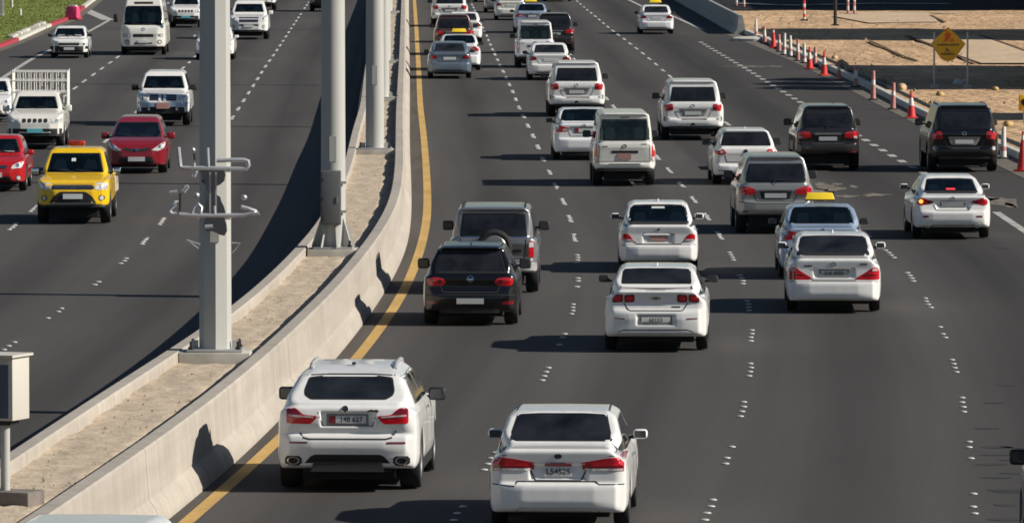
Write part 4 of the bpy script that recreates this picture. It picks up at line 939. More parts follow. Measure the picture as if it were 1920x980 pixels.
def k_pickup(cage=False, L=5.0, W=1.78, H=1.76, zb=.42, belt=1.10, hood=1.12, kit='y'):
    bw = 1.50                                        # load bed length
    rear = [(.02, zb + .2), (0, .6), (0, belt - .08), (.04, belt)]
    p = Proto(L, W, H, zb, belt, None, hood, bw, bw + .3, L - 2.05, L - 1.30, rear=rear, cab_rear=[(bw, belt - .15), (bw + .02, belt), (bw + .16, H - .07), (bw + .3, H - .02)], tum=.26, rw=.36, axR=.95, axF=L - .95, vox=.0275, tyre=.25,
              extra=lambda f, X, Y, Z, smin, smax: smax(f, -np.maximum(np.maximum(np.abs(X) - (W / 2 - .09), np.abs(Y - bw / 2) - (bw / 2 - .08)), .72 - Z), .02))
    p.sidewins(H - .14, yb=bw + .12, ya=L - 2.1, pil=[L * .5]); p.mirrors(1.18, L - 1.75, M_BLK if not cage else "PAINT", size=(.20, .12, .2), out=.08)
    # in travel direction mirrors face backwards; seen from ahead their shells show
    return p
def k_triton():
    p = k_pickup()
    front_kit(p, ((.66, 1.19), (.56, 1.60)), [(.52, .82), (.80, .80), (.84, .94), (.76, .99), (.52, .97)], [(-.50, .82), (.50, .82), (.50, .96), (-.50, .96)], .66, 'white', [(-.56, .50), (.56, .50), (.46, .66), (.30, .77), (-.30, .77), (-.46, .66)], (.68, .62, .05), bars=3)
    p.p("bed_side_panel", P_WHITE, [(.08, .62), (1.55, .62), (1.55, 1.02), (.08, 1.02)], 'SL', .02, .03, .1, rnd=1)
    p.p("windscreen_sticker", M_WHT, [(.0, 1.43), (.1, 1.43), (.1, 1.5), (.0, 1.5)], 'F', .016, .002)
    p.p("skid_strip", M_STEEL, [(-.56, .455), (.56, .455), (.54, .505), (-.54, .505)], 'F', .014, .02); p.p("grille_badge", M_CHR, [(0, .93), (.06, .86), (-.06, .86)], 'F', .016, .01); p.p("bumper_underside", M_BLK, [(-.8, .40), (.8, .40), (.74, .46), (-.74, .46)], 'F', .004, .05)
    p.p("dash_papers", M_WHT, [(.12, 1.225), (.48, 1.225), (.40, 1.25), (.22, 1.27)], 'F', .010, .002)
    i = p.solid("red_beacon", nmat("beacon_red", (.34, .03, .012), .3), MB().box((0, L_ - 3.0, 1.84), (.40, .18, .06))) if False else None
    p.rbox("roof_beacon", nmat("beacon_red", (.34, .03, .012), .3, noise=[(8, (1, 1, 1), .6, 1.3)]), (.02, 2.6, 1.83), (.42, .2, .13), .04)
    p.rbox("mirror_shell", M_CHR, (-.965, 3.31, 1.18), (.19, .06, .17), .025); p.rbox("mirror_shell", M_CHR, (.965, 3.31, 1.18), (.19, .06, .17), .025)
    return p
T['triton'] = k_triton()
def k_cage():
    p = k_pickup(True, 4.9, 1.75, 1.72)
    front_kit(p, ((.63, 1.19), (.53, 1.52)), [(.48, .78), (.83, .78), (.83, .93), (.48, .95)], [(-.45, .79), (.45, .79), (.45, .94), (-.45, .94)], .56, 'cyan', [(-.55, .46), (.55, .46), (.55, .62), (-.55, .62)], grm=P_CREAM, headm=M_LENS)
    for k in range(5): x = -.32 + k * .16; p.p("grille_slot", M_BLK, [(x - .055, .81), (x + .055, .81), (x + .055, .92), (x - .055, .92)], 'F', .014, .01, rnd=1)
    p.p("bumper_underside", M_BLK, [(-.80, .40), (.80, .40), (.80, .62), (-.80, .62)], 'F', .006, .05)
    m = MB(); x1, y0, y1, zt = .83, .05, 1.48, 2.22
    for sx in (-1, 1):
        for k in range(8): y = y0 + (y1 - y0) * k / 7; m.tube([(sx * x1, y, 1.05), (sx * x1, y, zt + (.06 if k in (0, 7) else 0))], .022, 6)
        for z in (1.3, 1.6, 1.95, zt): m.tube([(sx * x1, y0, z), (sx * x1, y1, z)], .02, 6)
    for yy in (y0, y1):
        for k in range(11):
            x = -x1 + 2 * x1 * k / 10; m.tube([(x, yy, 1.1 if yy == y0 else 1.6), (x, yy, zt)], .018, 6)
        for z in (1.6, 1.95, zt): m.tube([(-x1, yy, z), (x1, yy, z)], .022, 6)
    p.solid("cargo_cage", "PAINT", m); return p
T['cage'] = k_cage()
def k_tiida():
    p = suv('t', 4.3, 1.70, 1.53, .94, .98, ((.6, 1.02), (.52, 1.35)), zb=.22, rw=.31, bump=.55, yf=2.1, yw=3.35, axR=.8, axF=3.42, mirm="PAINT", mir=1.0, tum=.34,
            front=[(3.5, .98), (3.9, .90), (4.12, .80), (4.24, .66), (4.3, .5), (4.29, .36), (4.24, .27), (4.12, .22)])
    front_kit(p, ((.66, .99), (.54, 1.345)), [(.40, .64), (.60, .62), (.76, .70), (.80, .86), (.74, .86), (.58, .76)], [(-.40, .66), (-.2, .60), (.2, .60), (.40, .66), (.34, .72), (.1, .68), (-.1, .68), (-.34, .72)], .40, 'white', [(-.44, .27), (.44, .27), (.52, .34), (.40, .46), (-.40, .46), (-.52, .34)], None)
    p.line("bonnet_seam", M_GAPD, [(-.62, .92), (-.30, .72)], .01, 'F', .003, True); p.p("emblem", M_CHR, disc(0, .665, .05), 'F', .018, .01); return p
T['tiida'] = k_tiida()
def k_fsed():
    p = sedan('front', 4.5, 1.74, 1.44, .92, 1.02, .94, ((.6, 1.05), (.5, 1.3)), vox=.03, mirm="PAINT", axF=3.6,
              front=[(3.55, .94), (4.0, .88), (4.28, .78), (4.42, .66), (4.5, .5), (4.49, .38), (4.44, .29), (4.32, .25)])
    front_kit(p, ((.66, .99), (.53, 1.31)), [(.46, .60), (.74, .62), (.80, .78), (.70, .78), (.50, .69)], [(-.34, .60), (.34, .60), (.38, .69), (-.38, .69)], .44, 'white', [(-.5, .28), (.5, .28), (.46, .40), (-.46, .40)], (.66, .36, .05), bars=2); return p
T['fsed'] = k_fsed()
def k_old():
    p = sedan('front', 4.4, 1.70, 1.40, .90, .98, .90, ((.6, 1.0), (.5, 1.28)), vox=.03, axF=3.5, hw=0 if False else None) if False else sedan('front', 4.4, 1.70, 1.40, .90, .98, .90, ((.6, 1.0), (.5, 1.28)), vox=.03, axF=3.5,
              front=[(3.4, .90), (4.1, .84), (4.32, .76), (4.36, .6), (4.4, .52), (4.4, .38), (4.36, .28), (4.25, .25)])
    front_kit(p, ((.66, .95), (.55, 1.27)), [(.50, .56), (.80, .56), (.80, .67), (.50, .67)], [(-.46, .56), (.46, .56), (.46, .67), (-.46, .67)], .42, 'white', None)
    p.p("front_bumper", M_BLK, [(-.84, .27), (.84, .27), (.84, .53), (-.84, .53)], 'F', .01, .05, .1); p.plate(.42, 0, .46, .12, 'white', False, 'F', .04); return p
T['old'] = k_old()
def k_path():
    p = suv('p', 4.6, 1.80, 1.75, 1.08, 1.10, ((.6, 1.15), (.52, 1.55)), zb=.42, rw=.37, mir=1.2, axR=.95, axF=3.65)
    front_kit(p, ((.66, 1.20), (.56, 1.56)), [(.50, .83), (.82, .83), (.84, .98), (.50, 1.0)], [(-.44, .82), (.44, .82), (.44, 1.0), (-.44, 1.0)], .64, 'rust', [(-.42, .50), (.42, .50), (.42, .70), (-.42, .70)], None, bars=2)
    p.p("front_bumper", P_SBLUE, [(-.88, .62), (.88, .62), (.88, .76), (-.88, .76)], 'F', .03, .05, .1, rnd=1); p.p("lower_valance", M_BLK, [(-.86, .40), (.86, .40), (.86, .60), (-.86, .60)], 'F', .006, .05, .1); p.plate(.66, 0, .40, .2, 'rust', False, 'F', .05)
    p.line("grille_bar", P_WHITE, [(-.06, .83), (-.06, .99)], .07, 'F', .02); p.line("grille_bar", P_WHITE, [(.10, .83), (.10, .99)], .07, 'F', .02); return p
T['path'] = k_path()
def k_flc():
    p = suv('l', 4.95, 1.97, 1.88, 1.14, 1.18, ((.6, 1.2), (.55, 1.6)), zb=.40, rw=.39, mir=1.28, vox=.03, axR=1.02, axF=3.87, mirm="PAINT")
    front_kit(p, ((.70, 1.32), (.60, 1.68)), [(.52, .88), (.84, .88), (.88, 1.08), (.76, 1.12), (.54, 1.08)], [(-.46, .84), (.46, .84), (.50, 1.10), (-.50, 1.10)], .66, 'white', [(-.5, .66), (.5, .66), (.46, .74), (-.46, .74)], (.74, .62, .06), bars=3)
    p.p("lower_valance", M_BLK, [(-.8, .38), (.8, .38), (.78, .46), (-.78, .46)], 'F', .006, .05, .1); return p
T['flc'] = k_flc()
def k_bus():
    L, W, H = 7.0, 2.05, 2.62
    rear = [(.1, .4), (0, .5), (0, 1.3), (.03, 1.4)]
    p = Proto(L, W, H, .36, 1.35, None, 1.40, .1, .3, L - 1.0, L - .28, rear=rear, front=[(L - .25, 1.42), (L - .10, 1.22), (L - .02, .95), (L, .7), (L, .5), (L - .05, .36)], cab_rear=[(.03, 1.2), (.04, 1.4), (.15, 2.45), (.4, H - .03)], tum=.14, rw=.39, vox=.04, axR=1.6, axF=L - 1.1,
              plan=[(-.5, 0), (W * .4, .02), (W / 2 - .02, .2), (W / 2, .6), (W / 2, L - .7), (W * .46, L - .25), (W * .3, L - .05), (-.5, L)])
    front_kit(p, ((.88, 1.36), (.76, 2.15)), [(.52, .80), (.88, .80), (.90, .96), (.54, .96)], [(-.46, .80), (.46, .80), (.46, .94), (-.46, .94)], .60, 'white', [(-.4, .50), (.4, .50), (.4, .56), (-.4, .56)], (.72, .58, .07))
    p.p("destination_board", M_BLK, [(-.42, 2.26), (.42, 2.26), (.42, 2.36), (-.42, 2.36)], 'F', .008, .02); p.p("emblem", M_CHR, ring(0, 1.15, .07, .05), 'F', .014, .01)
    for k in range(4): y = 1.0 + k * 1.25; p.p("side_window", M_GLASS, [(y, 1.5), (y + 1.1, 1.5), (y + 1.1, 2.2), (y, 2.2)], 'SR', .006, .03, .15, mirror=True, rnd=1)
    for sx in (-1, 1): i = p.rbox("side_mirror", M_BLK, (sx * 1.22, L - .1, 1.65), (.2, .1, .36), .04); p.solid("mirror_arm", M_BLK, MB().tube([(sx * .95, L - .3, 1.95), (sx * 1.2, L - .1, 1.85)], .02), i)
    return p
T['bus'] = k_bus()

# ---------------------------------------------------------------- the traffic
GR, GL = "vehicles driving away on the right carriageway", "vehicles coming closer on the left carriageway"
def car(k, name, label, cat, px, py, mat, **kw): return spawn(T[k], name, label, cat, GR, px, py, mat, **kw)
def onc(k, name, label, cat, px, py, mat, **kw): return spawn(T[k], name, label, cat, GL, px, py, mat, front=True, **kw)
def taxisign(root, z=1.5, y=-.2, w=.62, label="sign"):
    MB().box((0, y, z + .03), (w, .22, .03)).build("roof_sign_base", M_BLK, root)
    V = [(-w / 2, -.12, 0), (w / 2, -.12, 0), (w / 2, .12, 0), (-w / 2, .12, 0), (-w * .42, -.04, .14), (w * .42, -.04, .14), (w * .42, .04, .14), (-w * .42, .04, .14)]
    o = MB().add([(a, b + y, c + z + .045) for a, b, c in V], [(3, 2, 1, 0), (4, 5, 6, 7), (0, 1, 5, 4), (1, 2, 6, 5), (2, 3, 7, 6), (3, 0, 4, 7)]).build("roof_sign", M_TAXI, root, bevel=.015)
car('coupe', "coupe_off_roader", "white coupe-shaped off-roader with black mirrors and low wide plate, nearest the wall", "off-roader", 660, 914, P_WHITE)
car('sonata', "saloon_car", "white saloon at the bottom centre, cut by the bottom edge, wide flat red tail lights", "car", 1052, 985, P_WHITE)
car('malibu', "saloon_car", "white saloon with double square dark red tail lights and black mirrors", "car", 1231, 655, P_WHITE)
car('golf', "hatchback", "black hatchback with round silver badge, in front of the grey spare-wheel car's tail", "car", 884, 607, P_BLACK)
car('spare', "off_roader", "grey off-roader carrying its spare wheel on the back door, behind the black hatchback", "off-roader", 927, 547, P_GREY)
car('lancer', "saloon_car", "white saloon with clear glass and reddish plate, directly ahead of the double-square-light saloon", "car", 1234, 508, P_WHITE)
car('ls', "saloon_car", "white saloon with triangular red tail lights and blacked-out rear window, following the yellow-signed taxi", "car", 1562, 583, P_WHITE)
r_, d_, m_ = car('camry', "taxi", "silver blue taxi with yellow roof sign, half hidden behind the triangular-light white saloon", "taxi", 1540, 520, P_SBLUE); taxisign(r_)
car('fort', "off_roader", "silver off-roader with pale sticker in its rear window, just ahead of the largest taxi", "off-roader", 1451, 436, P_SILVER)
car('is', "saloon_car", "white saloon with lit amber indicator, farthest right lane", "car", 1781, 446, P_WHITE)
car('lcb', "off_roader", "black off-roader with roof rails beside the cones at the right", "off-roader", 1803, 321, P_BLACK)
car('fort', "off_roader", "dark graphite off-roader with see-through rear window and white plate", "off-roader", 1549, 318, P_DARK)
car('lc', "off_roader", "big white off-roader with grey plate recess, in the lane between the van and graphite one", "off-roader", 1297, 262, P_WHITE)
car('wgolf', "hatchback", "white hatchback with rounded red lights ahead of the silver off-roader", "car", 1396, 345, P_WHITE)
car('van', "van", "cream white van with upright tail lights and tall dark rear window", "van", 1169, 347, P_CREAM)
car('camry', "saloon_car", "pale lilac white saloon half hidden by the cream van", "car", 1094, 299, P_PEARL)
car('lc', "off_roader", "second big white off-roader, farther on in the lane left of the first", "off-roader", 1080, 218, P_WHITE)
car('sed', "saloon_car", "small white saloon just ahead of the farther big white off-roader", "car", 1030, 150, P_WHITE)
car('van', "van", "far white van with wide dark rear window behind the black-windowed traffic", "van", 1003, 127, P_PEARL)
car('fort', "off_roader", "dark off-roader peeping out right of the far white van", "off-roader", 1040, 100, P_DARK)
r_, d_, m_ = car('camry', "taxi", "far silver taxi with yellow sign beyond the far white van", "taxi", 996, 62, P_SBLUE); taxisign(r_)
car('sed', "saloon_car", "pale cream saloon left of the far silver taxi, near the top edge", "car", 957, 38, P_CREAM)
car('sed', "saloon_car", "silver grey saloon peeping out left of the pale cream saloon at the top", "car", 936, 24, P_GREY)
car('lc', "off_roader", "far white off-roader in the lane next to the yellow line, cut by the top edge", "off-roader", 843, 50, P_WHITE)
car('sed', "saloon_car", "white saloon showing right of the brown off-roader", "car", 870, 80, P_WHITE)
car('fort', "off_roader", "brown maroon off-roader between far white cars and the taxi in the yellow-line lane", "off-roader", 851, 103, P_BROWN)
r_, d_, m_ = car('camry', "taxi", "silver taxi with yellow sign directly ahead of the blue grey saloon", "taxi", 861, 132, P_PEARL); taxisign(r_)
car('sed', "saloon_car", "blue grey saloon beside the yellow line, last of its tight row", "car", 843, 147, P_BLUEG)
r_, d_, m_ = car('sed', "taxi", "white taxi with yellow sign alone in the right lane by the precast barrier", "taxi", 1230, 64, P_PEARL); taxisign(r_)
car('sed', "saloon_car", "dark car whose tail only just shows at the top edge, right of the cream saloon", "car", 1045, 3, P_DARK)
car('sed', "saloon_car", "dark grey car at the very top edge above the pale cream saloon", "car", 915, 4, P_GREY)
car('lc', "off_roader", "white off-roader at the bottom left corner, only its roof showing", "off-roader", 142, 1338, P_WHITE, heading=.09)
r_, d_, m_ = car('lcb', "off_roader", "navy blue off-roader whose mirror and flank enter at the right edge", "off-roader", 2090, 1090, P_NAVY, heading=.0, xy=(7.22, 89.3))

onc('triton', "pickup_truck", "yellow pickup with orange red beacon on its roof, coming closer", "pickup", 140, 418, P_YEL, matmap={"side_mirror": M_BLK})
onc('tiida', "hatchback", "dark red hatchback in the middle lane right of the yellow pickup", "car", 258, 324, P_MAROON)
onc('fsed', "saloon_car", "bright red car cut by the left edge beside the yellow pickup", "car", -10, 358, P_RED)
onc('cage', "pickup_truck", "cream white pickup with tall white cargo cage", "pickup", 68, 279, P_CREAM)
onc('fsed', "saloon_car", "white car cut by the left edge behind the caged pickup", "car", -22, 229, P_WHITE)
onc('path', "off_roader", "white off-roader with blue grey bumper, alone left of the nearest pole", "off-roader", 307, 235, P_WHITE)
onc('old', "saloon_car", "old square white saloon with black bumper by the white edge line", "car", 131, 109, P_WHITE)
onc('bus', "minibus", "white minibus with big dark windscreen near the top left", "bus", 270, 103, P_CREAM)
onc('cage', "pickup_truck", "far white pickup with cyan plate beside the minibus", "pickup", 349, 52, P_WHITE, skip=("cargo_cage",))
onc('fsed', "saloon_car", "white car mostly hidden behind the nearest pole", "car", 404, 112, P_WHITE)
onc('flc', "off_roader", "big white off-roader with dark slatted grille right of the nearest pole", "off-roader", 467, 74, P_WHITE)
onc('flc', "off_roader", "far white off-roader peeping over the slatted-grille one at the top", "off-roader", 487, 19, P_WHITE)
onc('flc', "off_roader", "black off-roader partly hidden by the second pole at the top edge", "off-roader", 612, 22, P_BLACK)
# ---------------------------------------------------------------- right-hand roadside: sand, kerb, cones, sign
KERB = Curve([(1395, 64), (1445, 84), (1500, 108), (1545, 128), (1587, 147), (1646, 176), (1700, 204), (1745, 226), (1800, 250), (1886, 288), (1925, 305), (2100, 385)], 4)
GUT = Curve([(1380, 72), (1430, 93), (1465, 106), (1500, 122), (1545, 145), (1600, 172), (1637, 192), (1700, 224), (1780, 266), (1860, 305), (1920, 335), (2100, 425)], 4)
ky0, ky1 = at(2100, 385).y, at(1395, 64).y
V = []; F = []; ys = fr(150, 436, 240); n = 26; rs = random.Random(5)
for y in ys:
    x0 = KERB(y) + .15 if y < ky1 else 11.6 - (y - ky1) * .012
    for i in range(n + 1):
        u = (i / n) ** 1.4; x = x0 + (70 - x0) * u; z = .035 + (.035 * math.sin(x * .8 + y * .11) * math.sin(y * .23 + x * .3) + rs.uniform(-.008, .008)) * min(1, i / 3) * .8
        V.append((x, y, max(z, .012)))
for j in range(len(ys) - 1):
    for i in range(n): q = j * (n + 1) + i; F.append((q, q + 1, q + n + 2, q + n + 1))
o = mesh_obj("sand", mk("sand", V, F, True), M_SAND); o["kind"] = "structure"
sheet("compacted_track", [(1700, 72), (1835, 70), (1990, 122), (1840, 122)], .085, M_SLAB)
sheet("compacted_track", [(1740, 26), (1760, 44), (1630, 46), (1560, 33), (1600, 26)], .085, M_SLAB)
sheet("far_road", [(34, 437), (12.2, 437), (10.9, 520), (80, 520), (80, 437)], .05, M_ASPHD, False)
M_CAR = ground_mat("crack", (.10, .07, .045), .95)
for P in ([(1700, 70), (1745, 87), (1830, 122)], [(1835, 69), (1870, 80), (1925, 100)], [(1745, 32), (1772, 45)], [(1630, 80), (1690, 108), (1720, 118)]): pline("tyre_rut", P, .22, M_CAR, .09)
pline("far_kerb", [(1480, 14), (1560, 12), (1640, 10), (1780, 11)], 1.3, M_KW, .12)
pline("far_kerb", [(1400, 10), (1445, 13), (1545, 13)], 1.3, M_KW, .12)
pline("far_kerb", [(1750, 27), (1800, 28)], .8, M_KW, .12)
strip("concrete_gutter", lambda y: GUT(y), lambda y: KERB(y) - .03, fr(ky0, ky1, 80), .008, M_GUT)
# low kerb blocks: a continuous low wall
barrier("low_kerb_wall", "low pale concrete kerb running behind the row of cones", KERB, 1, [(-.02, -.02), (-.02, .18), (0, .21), (.20, .21), (.22, .18), (.22, -.02)], ky0, ky1, fr(ky0, ky1, 30), M_KW, "kerb")
K2 = lambda y: KERB(y) + .62
mb = MB(); mb.tube([(K2(y), y, .16) for y in fr(ky0, ky1 - 8, 60)], .07, 8)
tag(mb.build("drain_pipe", M_BLK, smooth=40), "black pipe lying on the sand behind the low kerb", "pipe")
# kerb nose at its far end
p = at(1412, 76); r = MB().lathe([(1.0, 0), (1.0, .12), (.8, .16), (.01, .16)], n=20).build("kerb_nose", M_KW, smooth=40); r.location = (p.x, p.y, .0); r.scale = (1, 2.2, 1); tag(r, "rounded grey kerb nose just past the far barrier's end", "kerb")
# precast barrier
BRC = Curve([(11.35, 378), (11.15, 395), (10.9, 422), (10.4, 470), (9.9, 520)], 2, raw=True)
barrier("precast_barrier", "grey precast barrier at the top right, its dark side towards the road", BRC, 1, [(-.22, -.02), (-.22, .08), (-.05, .28), (-.01, .93), (.01, .95), (.17, .95), (.19, .93), (.4, -.02)], 377, 560, fr(377, 560, 30), M_CONCD)

M_CR = nmat("cone_red", (.70, .035, .03), .5, noise=[(3, (1, 1, 1), .8, 1.1)]); M_CW = nmat("cone_white", (.66, .64, .60), .5); M_CP = nmat("cone_faded", (.52, .22, .19), .6, noise=[(3, (1, 1, 1), .8, 1.15)])
def cone(px, py, h, label, kind, group="traffic cones along the right edge"):
    p = at(px, py); r = empty("traffic_cone", (p.x, p.y, .01), random.uniform(-.5, .5)); tag(r, label, "cone", group)
    fat = kind in ('red', 'redwhite'); h *= .92; rb = .15 if fat else .10; rt = .03 if fat else .055
    c1 = {'red': M_CR, 'redwhite': M_CR, 'white': M_CW, 'faded': M_CP, 'fadedwhite': M_CP}[kind]
    MB().box((0, 0, .025), (.38 if fat else .3, .38 if fat else .3, .05)).build("base", M_BLK if not fat else M_CR, r, bevel=.012)
    R_ = lambda t: rb + (rt - rb) * min(1, t * 1.05)
    cuts = {'red': [(0, .78, c1), (.78, .9, M_CW), (.9, 1, c1)], 'redwhite': [(0, .42, c1), (.42, .72, M_CW), (.72, 1, c1)], 'white': [(0, .2, M_CW), (.2, .35, M_CP), (.35, 1, M_CW)], 'faded': [(0, .5, c1), (.5, .68, M_CW), (.68, 1, c1)], 'fadedwhite': [(0, .4, c1), (.4, .8, M_CW), (.8, 1, c1)]}[kind]
    for i, (a, b, m) in enumerate(cuts):
        MB().lathe([(R_(a), .05 + a * h), (R_(b), .05 + b * h)] + ([(R_(b) * .6, .06 + h)] if b == 1 else []), n=18).build("sleeve" if i else "cone_body", m, r, smooth=40)
    r.rotation_euler.x = random.uniform(-.03, .03); r.rotation_euler.y = random.uniform(-.03, .03)
for args in [(1917, 322, 1.15, "bright red post cone cut by the right edge of the photo", 'red'),
             (1881, 298, .95, "whitish post cone beside the black off-roader's right flank", 'white'),
             (1709, 222, .95, "red cone with a white collar, just left of the black off-roader's roof", 'redwhite'),
             (1674, 206, .95, "faded red post cone second beyond the white-collared cone", 'faded'),
             (1637, 188, 1.08, "tall faded pink post cone beside the shadow on the road", 'faded'),
             (1545, 142, 1.0, "fat bright red cone below the shaded kerb, with pale tip", 'redwhite'),
             (1518, 130, .95, "fat red cone, next one beyond the fat red cone with pale tip", 'redwhite'),
             (1508, 119, .85, "slim white post cone squeezed between two red ones", 'white'),
             (1496, 115, .95, "slim faded pink and white post cone in the far row", 'fadedwhite'),
             (1482, 107, .95, "white post cone with red foot, second of the far white pair", 'white'),
             (1470, 104, 1.0, "white post cone, first right of the far solid red one", 'white'),
             (1450, 91, .95, "solid red post cone at the left end of the shadow band", 'red'),
             (1418, 74, 1.0, "white post cone standing on the rounded kerb nose", 'white'),
             (1528, 124, .8, "thin faded post cone between the fat red pair", 'faded'),
             (1461, 98, .8, "thin faded post cone just left of the far white pair", 'faded'),
             (1434, 83, .85, "thin whitish post cone between the kerb nose and the solid red one", 'fadedwhite'),
             (1604, 164, .8, "thin faded post cone standing inside the road-crossing shadow", 'fadedwhite'),
             (1573, 152, .8, "thin dark looking faded post cone at the far rim of the road-crossing shadow", 'faded'),
             (1388, 62, .8, "short white post cone at the precast barrier's end", 'white')]: cone(*args)
def striped(px, py, h, label, m1=M_CW, m2=M_CP):
    p = at(px, py); r = empty("marker_post", (p.x, p.y, .03)); tag(r, label, "marker post", "striped marker posts on the sand")
    n = 6
    for i in range(n): MB().lathe([(.07, h * i / n), (.07, h * (i + 1) / n)] + ([(.01, h)] if i == n - 1 else []), n=10).build("band", m1 if i % 2 else m2, r, smooth=40)
    MB().box((0, 0, .03), (.4, .4, .08)).build("base", M_BLK, r)
striped(1590, 29, 1.5, "left one of the white-banded pair of posts by the far kerb"); striped(1602, 29, 1.5, "right one of the white-banded pair of posts by the far kerb")
striped(1381, 14, 1.3, "left one of two banded posts behind the precast barrier"); striped(1395, 16, 1.3, "right one of two banded posts behind the precast barrier")
striped(1508, 40, 1.1, "lone red and white banded post on the upper sand strip", M_CR, M_CW)
p = at(1566, 50); r = empty("street_post", (p.x, p.y, 0)); tag(r, "thin dark upright post on the upper sand strip", "post")
MB().tube([(0, 0, 0), (0, 0, 4)], .09, 10).build("shaft", M_BLK, r, smooth=40); MB().box((0, 0, .05), (.4, .4, .12)).build("foot", M_BLK, r)

# warning sign
pa, pb = at(1761, 172), at(1804, 162); mid = (pa + pb) / 2; r = empty("warning_sign", (mid.x, mid.y, 0)); tag(r, "yellow diamond warning sign on two thin posts above the sand", "road sign")
hw_ = (pb.x - pa.x) / 2; k = mid.y / FPX
for sx in (-1, 1):
    MB().tube([(sx * hw_, .03, 0), (sx * hw_, .03, 2.15)], .035, 8).build("post", M_STEEL, r, smooth=40); MB().box((sx * hw_, .03, .08), (.3, .3, .16)).build("foot", M_CONC2, r)
zc = 8.5 - (83 + 254) * k; cx = 1777.5 * k - 960 * k - mid.x; hr = .69
M_SY = nmat("sign_yellow", (.78, .42, .012), .5); M_SR = nmat("sign_orange_red", (.72, .10, .02), .5); M_SK = nmat("sign_black", (.04, .025, .01), .5)
def plate2(name, P, y, t, m, par): 
    V = [(x, y, z) for x, z in P] + [(x, y + t, z) for x, z in P]; n = len(P)
    F = [tuple(range(n)), tuple(range(n, 2 * n))[::-1]] + [(i, (i + 1) % n, n + (i + 1) % n, n + i) for i in range(n)]
    me = mk(name, V, F); bm = bmesh.new(); bm.from_mesh(me); bmesh.ops.recalc_face_normals(bm, faces=bm.faces); bm.to_mesh(me); bm.free(); return mesh_obj(name, me, m, par)
Dm = [(cx, zc + hr * .96), (cx + hr * .97, zc + .02), (cx + .25, zc - hr * .82), (cx, zc - hr * .96), (cx - .25, zc - hr * .82), (cx - hr * .97, zc + .02)]
bp = plate2("sign_plate", Dm, 0, .02, M_SY, r)
q = plate2("symbol", [(cx - .10, zc + .22), (cx + .06, zc + .22), (cx + .12, zc + .40), (cx - .02, zc + .46), (cx - .14, zc + .36)], -.012, .008, M_SR, bp)
for P in ([(cx - .18, zc + .12), (cx - .04, zc + .12), (cx + .04, zc + .22), (cx - .08, zc + .24)], [(cx + .04, zc + .12), (cx + .24, zc + .12), (cx + .16, zc + .25)], [(cx - .12, zc + .47), (cx - .04, zc + .49), (cx - .07, zc + .58), (cx - .14, zc + .54)]): plate2("symbol", P, -.012, .008, M_SR, bp)
def txt(body, x, z, s, m, par, y=-.014):
    cu = bpy.data.curves.new("t", 'FONT'); cu.body = body; cu.size = s; cu.align_x = 'CENTER'; cu.align_y = 'CENTER'; cu.offset = .004; cu.extrude = .003
    o = bpy.data.objects.new("t", cu); col.objects.link(o); me = bpy.data.meshes.new_from_object(o.evaluated_get(bpy.context.evaluated_depsgraph_get())); bpy.data.objects.remove(o); me.materials.clear()
    o = mesh_obj("lettering", me, m, par); o.location = (x, y, z); o.rotation_euler = (math.pi / 2, 0, 0); return o
# two rows of script strokes, then a shorter row
rg = random.Random(4)
for (z, wd, hh) in ((zc - .03, .82, .08), (zc - .24, .16, .12), (zc - .38, .52, .09)):
    x = cx - wd / 2
    plate2("lettering", [(x, z - .012), (x + wd, z - .012), (x + wd, z + .014), (x, z + .014)], -.012, .008, M_SK, bp)
    while x < cx + wd / 2 - .03:
        h2 = rg.uniform(.3, 1) * hh; plate2("lettering", [(x, z - h2 * .3), (x + .028, z - h2 * .3), (x + .028, z + h2), (x, z + h2)], -.0125, .008, M_SK, bp); x += rg.uniform(.05, .1)
# small lamp box at the right edge
p = at(1920, 234); r = empty("signal_box", (p.x, p.y, 0)); tag(r, "small yellow lamp box with a dark round lens at the right edge", "warning lamp")
MB().tube([(0, 0, 0), (0, 0, .45)], .03).build("post", M_STEEL, r); MB().box((0, 0, .72), (.34, .2, .52)).build("housing", M_SY, r, bevel=.03)
MB().lathe([(.12, -.04), (.12, 0), (.10, .0), (.01, .01)], (.02, -.11, .74), 'Y', 18).build("lens", M_BLK, r, smooth=40)
# rubble and little yellow sand bags on the sand
def lump(px, py, sz, m, name, label, cat, seed, z=.08):
    rr = random.Random(seed); p = at(px, py); bm = bmesh.new(); bmesh.ops.create_icosphere(bm, subdivisions=2, radius=1)
    for v in bm.verts: v.co = Vector((v.co.x * sz[0], v.co.y * sz[1], v.co.z * sz[2])) * rr.uniform(.8, 1.15)
    me = bpy.data.meshes.new(name); bm.to_mesh(me); bm.free(); me.polygons.foreach_set("use_smooth", [True] * len(me.polygons))
    o = mesh_obj(name, me, m); o.location = (p.x, p.y, z); return tag(o, label, cat)
M_BAG = nmat("bag_ochre", (.42, .28, .11), .9, noise=[(5, (1, 1, 1), .6, 1.3)]); M_WB = nmat("sack_white", (.6, .58, .52), .9)
lump(1762, 182, (.16, .22, .14), M_BAG, "sand_bag", "ochre sand bag heaped below the diamond sign's left post", "sand bag", 1)
lump(1866, 172, (.15, .2, .12), M_BAG, "sand_bag", "small ochre sand bag in the middle of the lit sand at right", "sand bag", 2)
lump(1798, 160, (.24, .3, .18), M_WB, "sack", "white sack at the foot of the diamond sign's right post", "sack", 3)
lump(1810, 157, (.12, .2, .12), M_WB, "sack", "smaller white sack touching the right post of the diamond sign", "sack", 4)
lump(1890, 238, (.17, .25, .13), M_BAG, "sand_bag", "ochre sand bag lowest on the sand, near the right edge", "sand bag", 5)
mb = MB(); rg = random.Random(11)
